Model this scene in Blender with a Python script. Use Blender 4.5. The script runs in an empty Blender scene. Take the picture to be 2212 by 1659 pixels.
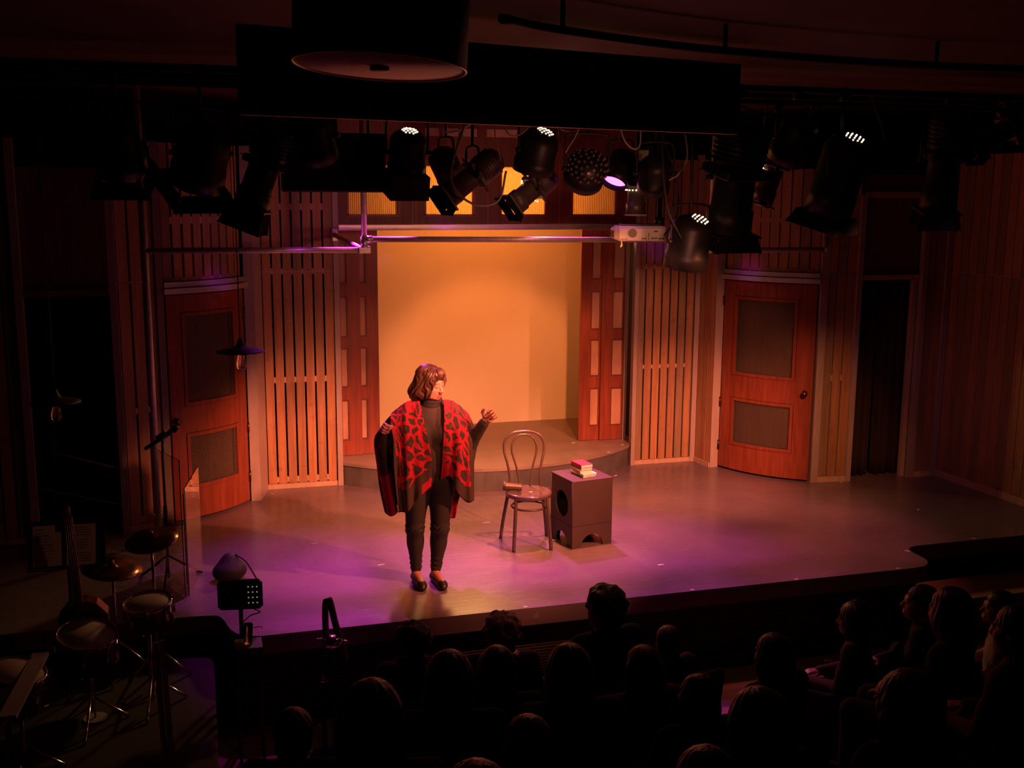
import bpy, math, random
import numpy as np
from mathutils import Vector, Matrix, Quaternion
random.seed(7)
rng = np.random.RandomState(11)
SC = bpy.context.scene
COL = SC.collection
PI = math.pi

# ------------------------------------------------------------------ materials
MATS = {}

def nt_new(name):
    m = bpy.data.materials.new(name)
    m.use_nodes = True
    return m, m.node_tree, m.node_tree.nodes['Principled BSDF']

def setin(b, key, val):
    if key in b.inputs:
        b.inputs[key].default_value = val

def mat(name, col, rough=.6, metal=0.0, var=0.0, scale=8.0, stretch=(1, 1, 1), bump=0.0, spec=.5, dark=None,
        emit=None, estr=0.0, trans=0.0, ior=1.45, alpha=1.0, rvar=0.0, detail=4.0, coat=0.0):
    m, nt, b = nt_new(name)
    c4 = (*col, 1)
    b.inputs['Base Color'].default_value = c4
    b.inputs['Roughness'].default_value = rough
    b.inputs['Metallic'].default_value = metal
    setin(b, 'Specular IOR Level', spec)
    setin(b, 'IOR', ior)
    setin(b, 'Transmission Weight', trans)
    setin(b, 'Alpha', alpha)
    setin(b, 'Coat Weight', coat)
    if emit:
        setin(b, 'Emission Color', (*emit, 1))
        setin(b, 'Emission Strength', estr)
    if var > 0 or bump > 0 or rvar > 0:
        tc = nt.nodes.new('ShaderNodeTexCoord')
        mp = nt.nodes.new('ShaderNodeMapping')
        mp.inputs['Scale'].default_value = stretch
        nz = nt.nodes.new('ShaderNodeTexNoise')
        nz.inputs['Scale'].default_value = scale
        nz.inputs['Detail'].default_value = detail
        nt.links.new(tc.outputs['Object'], mp.inputs['Vector'])
        nt.links.new(mp.outputs['Vector'], nz.inputs['Vector'])
        if var > 0:
            rp = nt.nodes.new('ShaderNodeValToRGB')
            d = dark if dark else tuple(c * (1 - var) for c in col)
            rp.color_ramp.elements[0].position = .3
            rp.color_ramp.elements[0].color = (*d, 1)
            rp.color_ramp.elements[1].position = .7
            rp.color_ramp.elements[1].color = c4
            nt.links.new(nz.outputs['Fac'], rp.inputs['Fac'])
            nt.links.new(rp.outputs['Color'], b.inputs['Base Color'])
        if rvar > 0:
            mr = nt.nodes.new('ShaderNodeMapRange')
            mr.inputs['To Min'].default_value = max(0.03, rough - rvar)
            mr.inputs['To Max'].default_value = min(1, rough + rvar)
            nt.links.new(nz.outputs['Fac'], mr.inputs['Value'])
            nt.links.new(mr.outputs['Result'], b.inputs['Roughness'])
        if bump > 0:
            bp = nt.nodes.new('ShaderNodeBump')
            bp.inputs['Strength'].default_value = bump
            bp.inputs['Distance'].default_value = .01
            nt.links.new(nz.outputs['Fac'], bp.inputs['Height'])
            nt.links.new(bp.outputs['Normal'], b.inputs['Normal'])
    MATS[name] = m
    return m

def wood(name, c1, c2, rough=.5, stretch=(9, 9, .7), scale=3.0, spec=.4, scuff=0.0):
    m, nt, b = nt_new(name)
    b.inputs['Roughness'].default_value = rough
    setin(b, 'Specular IOR Level', spec)
    N, Lk = nt.nodes, nt.links
    tc = N.new('ShaderNodeTexCoord'); mp = N.new('ShaderNodeMapping')
    mp.inputs['Scale'].default_value = stretch
    nz = N.new('ShaderNodeTexNoise'); nz.inputs['Scale'].default_value = scale
    nz.inputs['Detail'].default_value = 6; nz.inputs['Distortion'].default_value = .6
    rp = N.new('ShaderNodeValToRGB')
    rp.color_ramp.elements[0].position = .32; rp.color_ramp.elements[0].color = (*c1, 1)
    rp.color_ramp.elements[1].position = .72; rp.color_ramp.elements[1].color = (*c2, 1)
    Lk.new(tc.outputs['Object'], mp.inputs['Vector']); Lk.new(mp.outputs['Vector'], nz.inputs['Vector'])
    Lk.new(nz.outputs['Fac'], rp.inputs['Fac'])
    out = rp.outputs['Color']
    if scuff > 0:
        n2 = N.new('ShaderNodeTexNoise'); n2.inputs['Scale'].default_value = 13; n2.inputs['Detail'].default_value = 8
        Lk.new(tc.outputs['Object'], n2.inputs['Vector'])
        r2 = N.new('ShaderNodeValToRGB')
        r2.color_ramp.elements[0].position = .60; r2.color_ramp.elements[0].color = (0, 0, 0, 1)
        r2.color_ramp.elements[1].position = .74; r2.color_ramp.elements[1].color = (scuff, scuff, scuff, 1)
        Lk.new(n2.outputs['Fac'], r2.inputs['Fac'])
        mx = N.new('ShaderNodeMixRGB'); mx.inputs['Color2'].default_value = (c1[0] * .3, c1[1] * .3, c1[2] * .3, 1)
        Lk.new(r2.outputs['Color'], mx.inputs['Fac']); Lk.new(out, mx.inputs['Color1'])
        out = mx.outputs['Color']
    Lk.new(out, b.inputs['Base Color'])
    bp = N.new('ShaderNodeBump'); bp.inputs['Strength'].default_value = .12; bp.inputs['Distance'].default_value = .004
    Lk.new(nz.outputs['Fac'], bp.inputs['Height']); Lk.new(bp.outputs['Normal'], b.inputs['Normal'])
    MATS[name] = m
    return m

def stage_floor_mat():
    m, nt, b = nt_new('painted stage floor')
    N, Lk = nt.nodes, nt.links
    tc = N.new('ShaderNodeTexCoord')
    n1 = N.new('ShaderNodeTexNoise'); n1.inputs['Scale'].default_value = 1.6; n1.inputs['Detail'].default_value = 8
    mp = N.new('ShaderNodeMapping'); mp.inputs['Scale'].default_value = (.8, 6, 1); mp.inputs['Rotation'].default_value = (0, 0, .25)
    n2 = N.new('ShaderNodeTexNoise'); n2.inputs['Scale'].default_value = 5; n2.inputs['Detail'].default_value = 9; n2.inputs['Roughness'].default_value = .65
    mp3 = N.new('ShaderNodeMapping'); mp3.inputs['Scale'].default_value = (1.3, 17, 1); mp3.inputs['Rotation'].default_value = (0, 0, -.5)
    n3 = N.new('ShaderNodeTexNoise'); n3.inputs['Scale'].default_value = 3; n3.inputs['Detail'].default_value = 3; n3.inputs['Distortion'].default_value = 2.2
    Lk.new(tc.outputs['Object'], n1.inputs['Vector'])
    Lk.new(tc.outputs['Object'], mp.inputs['Vector']); Lk.new(mp.outputs['Vector'], n2.inputs['Vector'])
    Lk.new(tc.outputs['Object'], mp3.inputs['Vector']); Lk.new(mp3.outputs['Vector'], n3.inputs['Vector'])
    r1 = N.new('ShaderNodeValToRGB')
    r1.color_ramp.elements[0].position = .3; r1.color_ramp.elements[0].color = (.118, .084, .096, 1)
    r1.color_ramp.elements[1].position = .75; r1.color_ramp.elements[1].color = (.17, .118, .136, 1)
    Lk.new(n1.outputs['Fac'], r1.inputs['Fac'])
    r2 = N.new('ShaderNodeValToRGB')
    r2.color_ramp.elements[0].position = .56; r2.color_ramp.elements[0].color = (0, 0, 0, 1)
    r2.color_ramp.elements[1].position = .8; r2.color_ramp.elements[1].color = (.5, .5, .5, 1)
    Lk.new(n2.outputs['Fac'], r2.inputs['Fac'])
    mx = N.new('ShaderNodeMixRGB'); mx.inputs['Color2'].default_value = (.2, .185, .18, 1)
    Lk.new(r2.outputs['Color'], mx.inputs['Fac']); Lk.new(r1.outputs['Color'], mx.inputs['Color1'])
    r3 = N.new('ShaderNodeValToRGB')
    r3.color_ramp.elements[0].position = .70; r3.color_ramp.elements[0].color = (0, 0, 0, 1)
    r3.color_ramp.elements[1].position = .735; r3.color_ramp.elements[1].color = (.3, .3, .3, 1)
    Lk.new(n3.outputs['Fac'], r3.inputs['Fac'])
    mx2 = N.new('ShaderNodeMixRGB'); mx2.inputs['Color2'].default_value = (.33, .31, .30, 1)
    Lk.new(r3.outputs['Color'], mx2.inputs['Fac']); Lk.new(mx.outputs['Color'], mx2.inputs['Color1'])
    Lk.new(mx2.outputs['Color'], b.inputs['Base Color'])
    mr = N.new('ShaderNodeMapRange'); mr.inputs['To Min'].default_value = .16; mr.inputs['To Max'].default_value = .36
    Lk.new(n2.outputs['Fac'], mr.inputs['Value']); Lk.new(mr.outputs['Result'], b.inputs['Roughness'])
    setin(b, 'Specular IOR Level', .5)
    bp = N.new('ShaderNodeBump'); bp.inputs['Strength'].default_value = .06; bp.inputs['Distance'].default_value = .004
    Lk.new(n2.outputs['Fac'], bp.inputs['Height']); Lk.new(bp.outputs['Normal'], b.inputs['Normal'])
    MATS['floor'] = m
    return m

def leopard_mat():
    """red knit with large dark rosettes; UV 'pattern' in metres, UV 'panel' 0..1 for the plain dark border and red blocks"""
    m, nt, b = nt_new('leopard knit')
    N, Lk = nt.nodes, nt.links
    uv = N.new('ShaderNodeUVMap'); uv.uv_map = 'pattern'
    pn = N.new('ShaderNodeUVMap'); pn.uv_map = 'panel'
    nz = N.new('ShaderNodeTexNoise'); nz.inputs['Scale'].default_value = 9; nz.inputs['Detail'].default_value = 2
    Lk.new(uv.outputs['UV'], nz.inputs['Vector'])
    sub = N.new('ShaderNodeVectorMath'); sub.operation = 'SUBTRACT'; sub.inputs[1].default_value = (.5, .5, .5)
    sc = N.new('ShaderNodeVectorMath'); sc.operation = 'SCALE'; sc.inputs['Scale'].default_value = .11
    add = N.new('ShaderNodeVectorMath'); add.operation = 'ADD'
    Lk.new(nz.outputs['Color'], sub.inputs[0]); Lk.new(sub.outputs[0], sc.inputs[0])
    Lk.new(uv.outputs['UV'], add.inputs[0]); Lk.new(sc.outputs[0], add.inputs[1])
    mp = N.new('ShaderNodeMapping'); mp.inputs['Scale'].default_value = (1.25, .85, 1)
    Lk.new(add.outputs[0], mp.inputs['Vector'])
    ve = N.new('ShaderNodeTexVoronoi'); ve.voronoi_dimensions = '2D'; ve.feature = 'DISTANCE_TO_EDGE'; ve.inputs['Scale'].default_value = 13
    vf = N.new('ShaderNodeTexVoronoi'); vf.voronoi_dimensions = '2D'; vf.feature = 'F1'; vf.inputs['Scale'].default_value = 13
    for v in (ve, vf):
        Lk.new(mp.outputs['Vector'], v.inputs['Vector'])
    edge = N.new('ShaderNodeMath'); edge.operation = 'GREATER_THAN'; edge.inputs[1].default_value = .17
    Lk.new(ve.outputs['Distance'], edge.inputs[0])
    core = N.new('ShaderNodeMath'); core.operation = 'LESS_THAN'; core.inputs[1].default_value = .16
    Lk.new(vf.outputs['Distance'], core.inputs[0])
    mx = N.new('ShaderNodeMixRGB'); mx.inputs['Color1'].default_value = (.34, .011, .028, 1); mx.inputs['Color2'].default_value = (.035, .026, .022, 1)
    Lk.new(edge.outputs[0], mx.inputs['Fac'])
    cf = N.new('ShaderNodeMath'); cf.operation = 'MULTIPLY'; cf.inputs[1].default_value = .7
    Lk.new(core.outputs[0], cf.inputs[0])
    mx2 = N.new('ShaderNodeMixRGB'); mx2.inputs['Color2'].default_value = (.085, .03, .03, 1)
    Lk.new(cf.outputs[0], mx2.inputs['Fac']); Lk.new(mx.outputs['Color'], mx2.inputs['Color1'])
    # border mask in panel.x (1 = plain dark), red block mask in panel.y
    sx = N.new('ShaderNodeSeparateXYZ'); Lk.new(pn.outputs['UV'], sx.inputs[0])
    wob = N.new('ShaderNodeMath'); wob.operation = 'MULTIPLY_ADD'; wob.inputs[1].default_value = .25; wob.inputs[2].default_value = -.125
    Lk.new(nz.outputs['Fac'], wob.inputs[0])
    ad = N.new('ShaderNodeMath'); ad.operation = 'ADD'; Lk.new(sx.outputs['X'], ad.inputs[0]); Lk.new(wob.outputs[0], ad.inputs[1])
    bm = N.new('ShaderNodeMath'); bm.operation = 'GREATER_THAN'; bm.inputs[1].default_value = .5; Lk.new(ad.outputs[0], bm.inputs[0])
    mx3 = N.new('ShaderNodeMixRGB'); mx3.inputs['Color2'].default_value = (.05, .03, .026, 1)
    Lk.new(bm.outputs[0], mx3.inputs['Fac']); Lk.new(mx2.outputs['Color'], mx3.inputs['Color1'])
    rm = N.new('ShaderNodeMath'); rm.operation = 'GREATER_THAN'; rm.inputs[1].default_value = .5; Lk.new(sx.outputs['Y'], rm.inputs[0])
    mx4 = N.new('ShaderNodeMixRGB'); mx4.inputs['Color2'].default_value = (.34, .011, .028, 1)
    Lk.new(rm.outputs[0], mx4.inputs['Fac']); Lk.new(mx3.outputs['Color'], mx4.inputs['Color1'])
    Lk.new(mx4.outputs['Color'], b.inputs['Base Color'])
    b.inputs['Roughness'].default_value = .9
    setin(b, 'Specular IOR Level', .2)
    wv = N.new('ShaderNodeTexWave'); wv.inputs['Scale'].default_value = 60
    Lk.new(uv.outputs['UV'], wv.inputs['Vector'])
    bp = N.new('ShaderNodeBump'); bp.inputs['Strength'].default_value = .15; bp.inputs['Distance'].default_value = .003
    Lk.new(wv.outputs['Fac'], bp.inputs['Height']); Lk.new(bp.outputs['Normal'], b.inputs['Normal'])
    MATS['leopard'] = m
    return m

stage_floor_mat(); leopard_mat()
wood('slat_a', (.27, .140, .062), (.40, .215, .10), scuff=.35)
wood('slat_b', (.20, .135, .075), (.30, .195, .105), scuff=.35)
wood('slat_c', (.33, .160, .066), (.46, .235, .10), scuff=.35)
wood('slat_dark', (.10, .05, .026), (.17, .085, .042))
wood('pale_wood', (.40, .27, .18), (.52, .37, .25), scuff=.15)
wood('redwood', (.16, .034, .016), (.27, .062, .026), rough=.38, scuff=.2)
wood('redwood_dark', (.10, .022, .012), (.17, .038, .018), rough=.45)
wood('panel_pale', (.36, .20, .12), (.48, .28, .17), rough=.6, stretch=(3, 3, 1.2))
wood('plank', (.20, .115, .05), (.30, .18, .085), stretch=(.7, 9, 9), rough=.5)
wood('ceiling_wood', (.06, .027, .018), (.10, .044, .028), stretch=(1, 8, 8), rough=.7)
mat('post', (.37, .29, .245), rough=.42, var=.18, scale=6, stretch=(3, 3, .6), spec=.5)
mat('steel_trim', (.66, .62, .60), rough=.36, metal=.7, var=.12, scale=20)
mat('pipe', (.66, .58, .52), rough=.36, metal=.35, var=.25, scale=25)
mat('black_paint', (.014, .013, .013), rough=.55, var=.3, scale=10)
mat('black_gloss', (.008, .008, .008), rough=.22)
mat('rib', (.06, .04, .035), rough=.6)
mat('dark_back', (.012, .009, .008), rough=.9)
mat('curtain', (.035, .018, .014), rough=.95, var=.3, scale=30, stretch=(1, 1, .1))
mat('screen', (.82, .74, .50), rough=.85, var=.05, scale=2, bump=.02)
mat('mesh', (.15, .115, .085), rough=.55, metal=.4)
mat('brass_dark', (.10, .06, .035), rough=.25, metal=.9)
mat('tape_white', (.75, .72, .68), rough=.6)
mat('platform', (.28, .21, .18), rough=.38, var=.25, scale=5, rvar=.08, bump=.03)
mat('platform_side', (.11, .10, .09), rough=.6, var=.35, scale=7)
mat('bentwood', (.085, .053, .043), rough=.27, var=.2, scale=20, coat=.3)
mat('seat_wood', (.095, .055, .048), rough=.2, var=.2, scale=12, coat=.4)
mat('box_paint', (.072, .044, .036), rough=.42, var=.12, scale=8)
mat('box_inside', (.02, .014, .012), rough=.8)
mat('paper', (.72, .66, .55), rough=.85, var=.12, scale=60, stretch=(1, 1, 12))
mat('red_cover', (.55, .03, .035), rough=.5, var=.12, scale=14)
mat('grey_cover', (.16, .15, .17), rough=.5, var=.2, scale=14)
mat('tan_cover', (.52, .33, .2), rough=.6, var=.12, scale=14)
mat('cream_cover', (.66, .58, .44), rough=.6, var=.1, scale=14)
mat('cup', (.12, .075, .055), rough=.35, metal=.5, var=.15, scale=10)
mat('cup_lid', (.05, .035, .03), rough=.4)
mat('skin', (.40, .17, .125), rough=.5, var=.08, scale=18)
mat('lips', (.36, .05, .055), rough=.4)
mat('brow', (.12, .05, .03), rough=.8)
mat('eye', (.5, .45, .42), rough=.15)
mat('wig', (.095, .045, .027), rough=.36, var=.8, scale=26, stretch=(1.2, 1.2, .25), dark=(.022, .009, .006), bump=.35)
mat('collar_shaded', (.016, .011, .010), rough=.9, bump=.1, scale=40)  # sweater tone darkened, the shadow on the roll neck painted in
mat('sweater', (.034, .022, .020), rough=.9, var=.2, scale=40, bump=.12)
mat('knit_sleeve', (.04, .026, .024), rough=.9, var=.3, scale=70, bump=.25)
mat('trousers', (.018, .013, .011), rough=.75, var=.25, scale=9, bump=.15)
mat('shoe', (.014, .011, .011), rough=.45, var=.2, scale=60)
mat('can_black', (.010, .010, .010), rough=.45, var=.2, scale=30, spec=.3)
mat('flap_black', (.005, .005, .005), rough=1, spec=.05)
mat('can_brown', (.06, .038, .03), rough=.45, var=.25, scale=15)
mat('can_grey', (.16, .13, .115), rough=.35, metal=.4, var=.2, scale=15)
mat('cable', (.015, .014, .014), rough=.5)
mat('cable_grey', (.30, .26, .23), rough=.5)
mat('lens', (.35, .35, .35), rough=.1)
mat('lamp_glow', (1, .9, .75), emit=(1, .72, .42), estr=5)
mat('lens_amber', (1, .8, .5), emit=(1, .62, .25), estr=3)
mat('lens_magenta', (.6, .1, .7), emit=(.75, .06, 1), estr=9)
mat('projector', (.74, .62, .52), rough=.45, var=.05, scale=12)
mat('projector_dark', (.14, .1, .085), rough=.5)
mat('port', (.03, .025, .022), rough=.5)
mat('glass_clear', (1, 1, 1), rough=.03, trans=1.0, ior=1.45)
mat('filament', (.6, .4, .25), rough=.3, metal=.8)
mat('drum_shade', (.03, .024, .02), rough=.9)
mat('diffuser', (.7, .5, .38), rough=.85, var=.06, scale=60)
mat('shade_rim', (.7, .5, .38), rough=.5)
mat('cymbal', (.30, .14, .10), rough=.22, metal=.9, var=.2, scale=30)
mat('chrome', (.8, .78, .76), rough=.1, metal=1)
mat('drum_head', (.42, .30, .26), rough=.6)
mat('drum_shell', (.10, .02, .02), rough=.2)
mat('acrylic', (.97, .95, .95), rough=.01, trans=1.0, ior=1.5)
mat('bag', (.012, .011, .011), rough=.7, bump=.3, scale=20)
mat('pink_white', (.5, .42, .38), rough=.35)
mat('button_light', (.9, .9, .9), emit=(1, .75, .6), estr=.18)
mat('ink', (.08, .05, .045), rough=.9)
mat('strap', (.05, .03, .03), rough=.7)
mat('water', (.9, .85, .8), rough=.03, trans=1.0, ior=1.33)
mat('hair_dark', (.020, .012, .009), rough=.5, var=.5, scale=40, stretch=(1, 1, .25), bump=.4)
mat('hair_black', (.008, .007, .007), rough=.38, var=.4, scale=40, stretch=(1, 1, .2), bump=.3)
mat('hair_brown', (.055, .026, .015), rough=.5, var=.5, scale=40, stretch=(1, 1, .25), bump=.4)
mat('hair_auburn', (.14, .045, .022), rough=.45, var=.5, scale=36, stretch=(1, 1, .2), bump=.35)
mat('hair_blonde', (.75, .5, .36), rough=.6, var=.4, scale=42, stretch=(1, 1, .35), bump=.45)
mat('cloth_black', (.012, .011, .011), rough=.95, bump=.1, scale=20)
mat('cloth_dark', (.03, .02, .018), rough=.95, bump=.1, scale=20)
mat('cloth_pale', (.32, .22, .20), rough=.9, bump=.1, scale=20)
mat('cloth_brown', (.07, .033, .022), rough=.95, bump=.12, scale=20)
mat('seat_fabric', (.02, .012, .011), rough=.95)

def translucent_glass():
    m, nt, b = nt_new('corrugated glass')
    N, Lk = nt.nodes, nt.links
    out = [n for n in N if n.type == 'OUTPUT_MATERIAL'][0]
    tr = N.new('ShaderNodeBsdfTranslucent'); tr.inputs['Color'].default_value = (.85, .62, .30, 1)
    mix = N.new('ShaderNodeMixShader'); mix.inputs['Fac'].default_value = .55
    b.inputs['Base Color'].default_value = (.62, .45, .26, 1); b.inputs['Roughness'].default_value = .35
    Lk.new(b.outputs[0], mix.inputs[1]); Lk.new(tr.outputs[0], mix.inputs[2]); Lk.new(mix.outputs[0], out.inputs['Surface'])
    MATS['corrugated'] = m
translucent_glass()

# ------------------------------------------------------------------ mesh builder
class MB:
    def __init__(self, M=None):
        self.v = []; self.f = []; self.mi = []; self.M = M or Matrix.Identity(4); self.cur = 0; self.smooth = []
    def slot(self, i):
        self.cur = i; return self
    def add(self, vs, fs, smooth=False):
        o = len(self.v)
        self.v += [tuple(self.M @ Vector(p)) for p in vs]
        for f in fs:
            self.f.append([o + i for i in f]); self.mi.append(self.cur); self.smooth.append(smooth)
        return self
    def box(self, c, s, R=None, bevel=0.0):
        hx, hy, hz = s[0] / 2, s[1] / 2, s[2] / 2
        R = R or Matrix.Identity(3); c = Vector(c)
        if bevel > 0:
            bv = min(bevel, hx * .9, hy * .9, hz * .9)
            vs = []
            idx = {}
            for sx in (-1, 1):
                for sy in (-1, 1):
                    for sz in (-1, 1):
                        for k in range(3):
                            p = [sx * hx, sy * hy, sz * hz]
                            q = [sx * (hx - bv), sy * (hy - bv), sz * (hz - bv)]
                            q[k] = p[k]
                            idx[(sx, sy, sz, k)] = len(vs)
                            vs.append(tuple(c + R @ Vector(q)))
            fs = []
            for k in range(3):
                a, b2 = [i for i in range(3) if i != k]
                for s_ in (-1, 1):
                    loop = []
                    for (u, w) in ((-1, -1), (1, -1), (1, 1), (-1, 1)):
                        t = [0, 0, 0]; t[k] = s_; t[a] = u; t[b2] = w
                        loop.append(idx[(t[0], t[1], t[2], k)])
                    flip = (s_ > 0) == (k == 1)
                    fs.append(loop[::-1] if flip else loop)
            # edges
            for k in range(3):
                a, b2 = [i for i in range(3) if i != k]
                for u in (-1, 1):
                    for w in (-1, 1):
                        t0 = [0, 0, 0]; t1 = [0, 0, 0]
                        t0[k] = -1; t1[k] = 1
                        for t in (t0, t1):
                            t[a] = u; t[b2] = w
                        fs.append([idx[(*t0, a)], idx[(*t1, a)], idx[(*t1, b2)], idx[(*t0, b2)]])
            for sx in (-1, 1):
                for sy in (-1, 1):
                    for sz in (-1, 1):
                        fs.append([idx[(sx, sy, sz, 0)], idx[(sx, sy, sz, 1)], idx[(sx, sy, sz, 2)]])
            return self.add(vs, fs)
        vs = [tuple(c + R @ Vector((x * hx, y * hy, z * hz))) for x, y, z in
              ((-1, -1, -1), (1, -1, -1), (1, 1, -1), (-1, 1, -1), (-1, -1, 1), (1, -1, 1), (1, 1, 1), (-1, 1, 1))]
        return self.add(vs, [(0, 3, 2, 1), (4, 5, 6, 7), (0, 1, 5, 4), (1, 2, 6, 5), (2, 3, 7, 6), (3, 0, 4, 7)])
    def beam(self, p, q, w, h, up=(0, 0, 1)):
        p, q = Vector(p), Vector(q); d = (q - p); L = d.length; y = d.normalized()
        x = y.cross(Vector(up))
        if x.length < 1e-5: x = Vector((1, 0, 0))
        x.normalize(); z = x.cross(y)
        R = Matrix((x, y, z)).transposed()
        return self.box((p + q) / 2, (w, L, h), R)
    def cyl(self, p, q, r0, r1=None, n=20, cap=True, smooth=True):
        r1 = r0 if r1 is None else r1
        p, q = Vector(p), Vector(q); d = (q - p).normalized()
        a = d.orthogonal().normalized(); b = d.cross(a)
        vs = []
        for c, r in ((p, r0), (q, r1)):
            for i in range(n):
                t = 2 * PI * i / n
                vs.append(tuple(c + (a * math.cos(t) + b * math.sin(t)) * r))
        self.add(vs, [(i, (i + 1) % n, n + (i + 1) % n, n + i) for i in range(n)], smooth)
        if cap:
            o = len(self.v) - 2 * n
            for base, rev in ((0, True), (n, False)):
                f = [o + base + i for i in range(n)]
                self.f.append(f[::-1] if rev else f); self.mi.append(self.cur); self.smooth.append(False)
        return self
    def tube(self, path, r, n=10, closed=False, cap=True):
        P = [Vector(p) for p in path]; m = len(P)
        rs = r if isinstance(r, (list, tuple)) else [r] * m
        vs = []; ref = None
        for i in range(m):
            if closed: t = P[(i + 1) % m] - P[i - 1]
            else: t = P[min(i + 1, m - 1)] - P[max(i - 1, 0)]
            if t.length < 1e-9: t = Vector((0, 0, 1))
            t.normalize()
            if ref is None: ref = t.orthogonal().normalized()
            ref = (ref - t * ref.dot(t))
            if ref.length < 1e-6: ref = t.orthogonal()
            ref.normalize(); b = t.cross(ref)
            for k in range(n):
                a = 2 * PI * k / n
                vs.append(tuple(P[i] + (ref * math.cos(a) + b * math.sin(a)) * rs[i]))
        fs = []
        for i in range(m if closed else m - 1):
            j = (i + 1) % m
            for k in range(n):
                fs.append((i * n + k, i * n + (k + 1) % n, j * n + (k + 1) % n, j * n + k))
        self.add(vs, fs, True)
        if cap and not closed:
            o = len(self.v) - m * n
            self.f.append([o + k for k in range(n)][::-1]); self.mi.append(self.cur); self.smooth.append(False)
            self.f.append([o + (m - 1) * n + k for k in range(n)]); self.mi.append(self.cur); self.smooth.append(False)
        return self
    def lathe(self, prof, o=(0, 0, 0), ax=(0, 0, 1), n=32, smooth=True):
        o = Vector(o); d = Vector(ax).normalized(); a = d.orthogonal().normalized(); b = d.cross(a)
        vs = []
        for r, h in prof:
            for i in range(n):
                t = 2 * PI * i / n
                vs.append(tuple(o + d * h + (a * math.cos(t) + b * math.sin(t)) * max(r, 1e-4)))
        fs = []
        for j in range(len(prof) - 1):
            for i in range(n):
                fs.append((j * n + i, j * n + (i + 1) % n, (j + 1) * n + (i + 1) % n, (j + 1) * n + i))
        return self.add(vs, fs, smooth)
    def prism(self, poly, z0, z1):
        n = len(poly)
        vs = [(x, y, z0) for x, y in poly] + [(x, y, z1) for x, y in poly]
        fs = [tuple(range(n))[::-1], tuple(range(n, 2 * n))] + [(i, (i + 1) % n, n + (i + 1) % n, n + i) for i in range(n)]
        return self.add(vs, fs)
    def sphere(self, c, r, n=16, m=10):
        rr = r if isinstance(r, (list, tuple)) else (r, r, r)
        vs = []; fs = []
        for j in range(m + 1):
            ph = PI * j / m
            for i in range(n):
                t = 2 * PI * i / n
                vs.append((c[0] + rr[0] * math.sin(ph) * math.cos(t), c[1] + rr[1] * math.sin(ph) * math.sin(t), c[2] + rr[2] * math.cos(ph)))
        for j in range(m):
            for i in range(n):
                fs.append((j * n + i, (j + 1) * n + i, (j + 1) * n + (i + 1) % n, j * n + (i + 1) % n))
        return self.add(vs, fs, True)
    def build(self, name, mats, parent=None, loc=None):
        me = bpy.data.meshes.new(name)
        me.from_pydata(self.v, [], self.f)
        if not isinstance(mats, (list, tuple)): mats = [mats]
        for k in mats: me.materials.append(MATS[k] if isinstance(k, str) else k)
        me.polygons.foreach_set('material_index', self.mi)
        me.polygons.foreach_set('use_smooth', self.smooth)
        me.validate(); me.update()
        import bmesh
        bm = bmesh.new(); bm.from_mesh(me); bmesh.ops.remove_doubles(bm, verts=bm.verts, dist=1e-6)
        bmesh.ops.recalc_face_normals(bm, faces=bm.faces); bm.to_mesh(me); bm.free()
        o = bpy.data.objects.new(name, me); COL.objects.link(o)
        if parent is not None: o.parent = parent
        if loc is not None: o.location = loc
        return o

def tag(o, label=None, cat=None, group=None, kind=None):
    if label: o['label'] = label
    if cat: o['category'] = cat
    if group: o['group'] = group
    if kind: o['kind'] = kind
    return o

def thing(name, label, cat, loc=(0, 0, 0), rz=0.0, group=None):
    o = bpy.data.objects.new(name, None); COL.objects.link(o)
    o.location = loc; o.rotation_euler = (0, 0, rz); o.empty_display_size = .1
    return tag(o, label, cat, group)

def struct(o):
    o['kind'] = 'structure'; return o

def aim(d):
    """matrix taking local +Z to direction d"""
    return Vector(d).normalized().to_track_quat('Z', 'Y').to_matrix().to_4x4()

def bez(pts, n=24):
    """Catmull-Rom through points"""
    P = [Vector(p) for p in pts]; out = []
    P = [P[0] * 2 - P[1]] + P + [P[-1] * 2 - P[-2]]
    for i in range(1, len(P) - 2):
        k = max(2, n // (len(P) - 3))
        for j in range(k):
            t = j / k
            a, b, c, d = P[i - 1], P[i], P[i + 1], P[i + 2]
            out.append(.5 * ((2 * b) + (c - a) * t + (2 * a - 5 * b + 4 * c - d) * t * t + (3 * b - a - 3 * c + d) * t ** 3))
    out.append(P[-2]); return out

# ================================================================== THE SETTING
class Path:
    def __init__(self, pts):
        self.p = [Vector((x, y)) for x, y in pts]
        self.l = [0]
        for a, b in zip(self.p, self.p[1:]): self.l.append(self.l[-1] + (b - a).length)
        self.L = self.l[-1]
    def at(self, s, off=0.0):
        s = min(max(s, -0.5), self.L + .5)
        i = 0
        while i < len(self.l) - 2 and s > self.l[i + 1]: i += 1
        a, b = self.p[i], self.p[i + 1]; d = (b - a).normalized()
        q = a + d * (s - self.l[i]) + Vector((-d.y, d.x)) * off
        return q.x, q.y

def arc_pts(a, b, sag, n=16):
    """points of a circular arc from a to b bulging by sag towards the audience (right of the travel direction)"""
    a, b = Vector(a), Vector(b); c = (b - a); L = c.length; d = c / L; nrm = Vector((d.y, -d.x))
    R = (L * L / 4 + sag * sag) / (2 * sag); th = math.asin(L / 2 / R); ctr = (a + b) / 2 - nrm * (R - sag)
    out = []
    for i in range(n + 1):
        t = -th + 2 * th * i / n
        q = ctr + nrm * R * math.cos(t) + d * R * math.sin(t); out.append((q.x, q.y))
    return out

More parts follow.
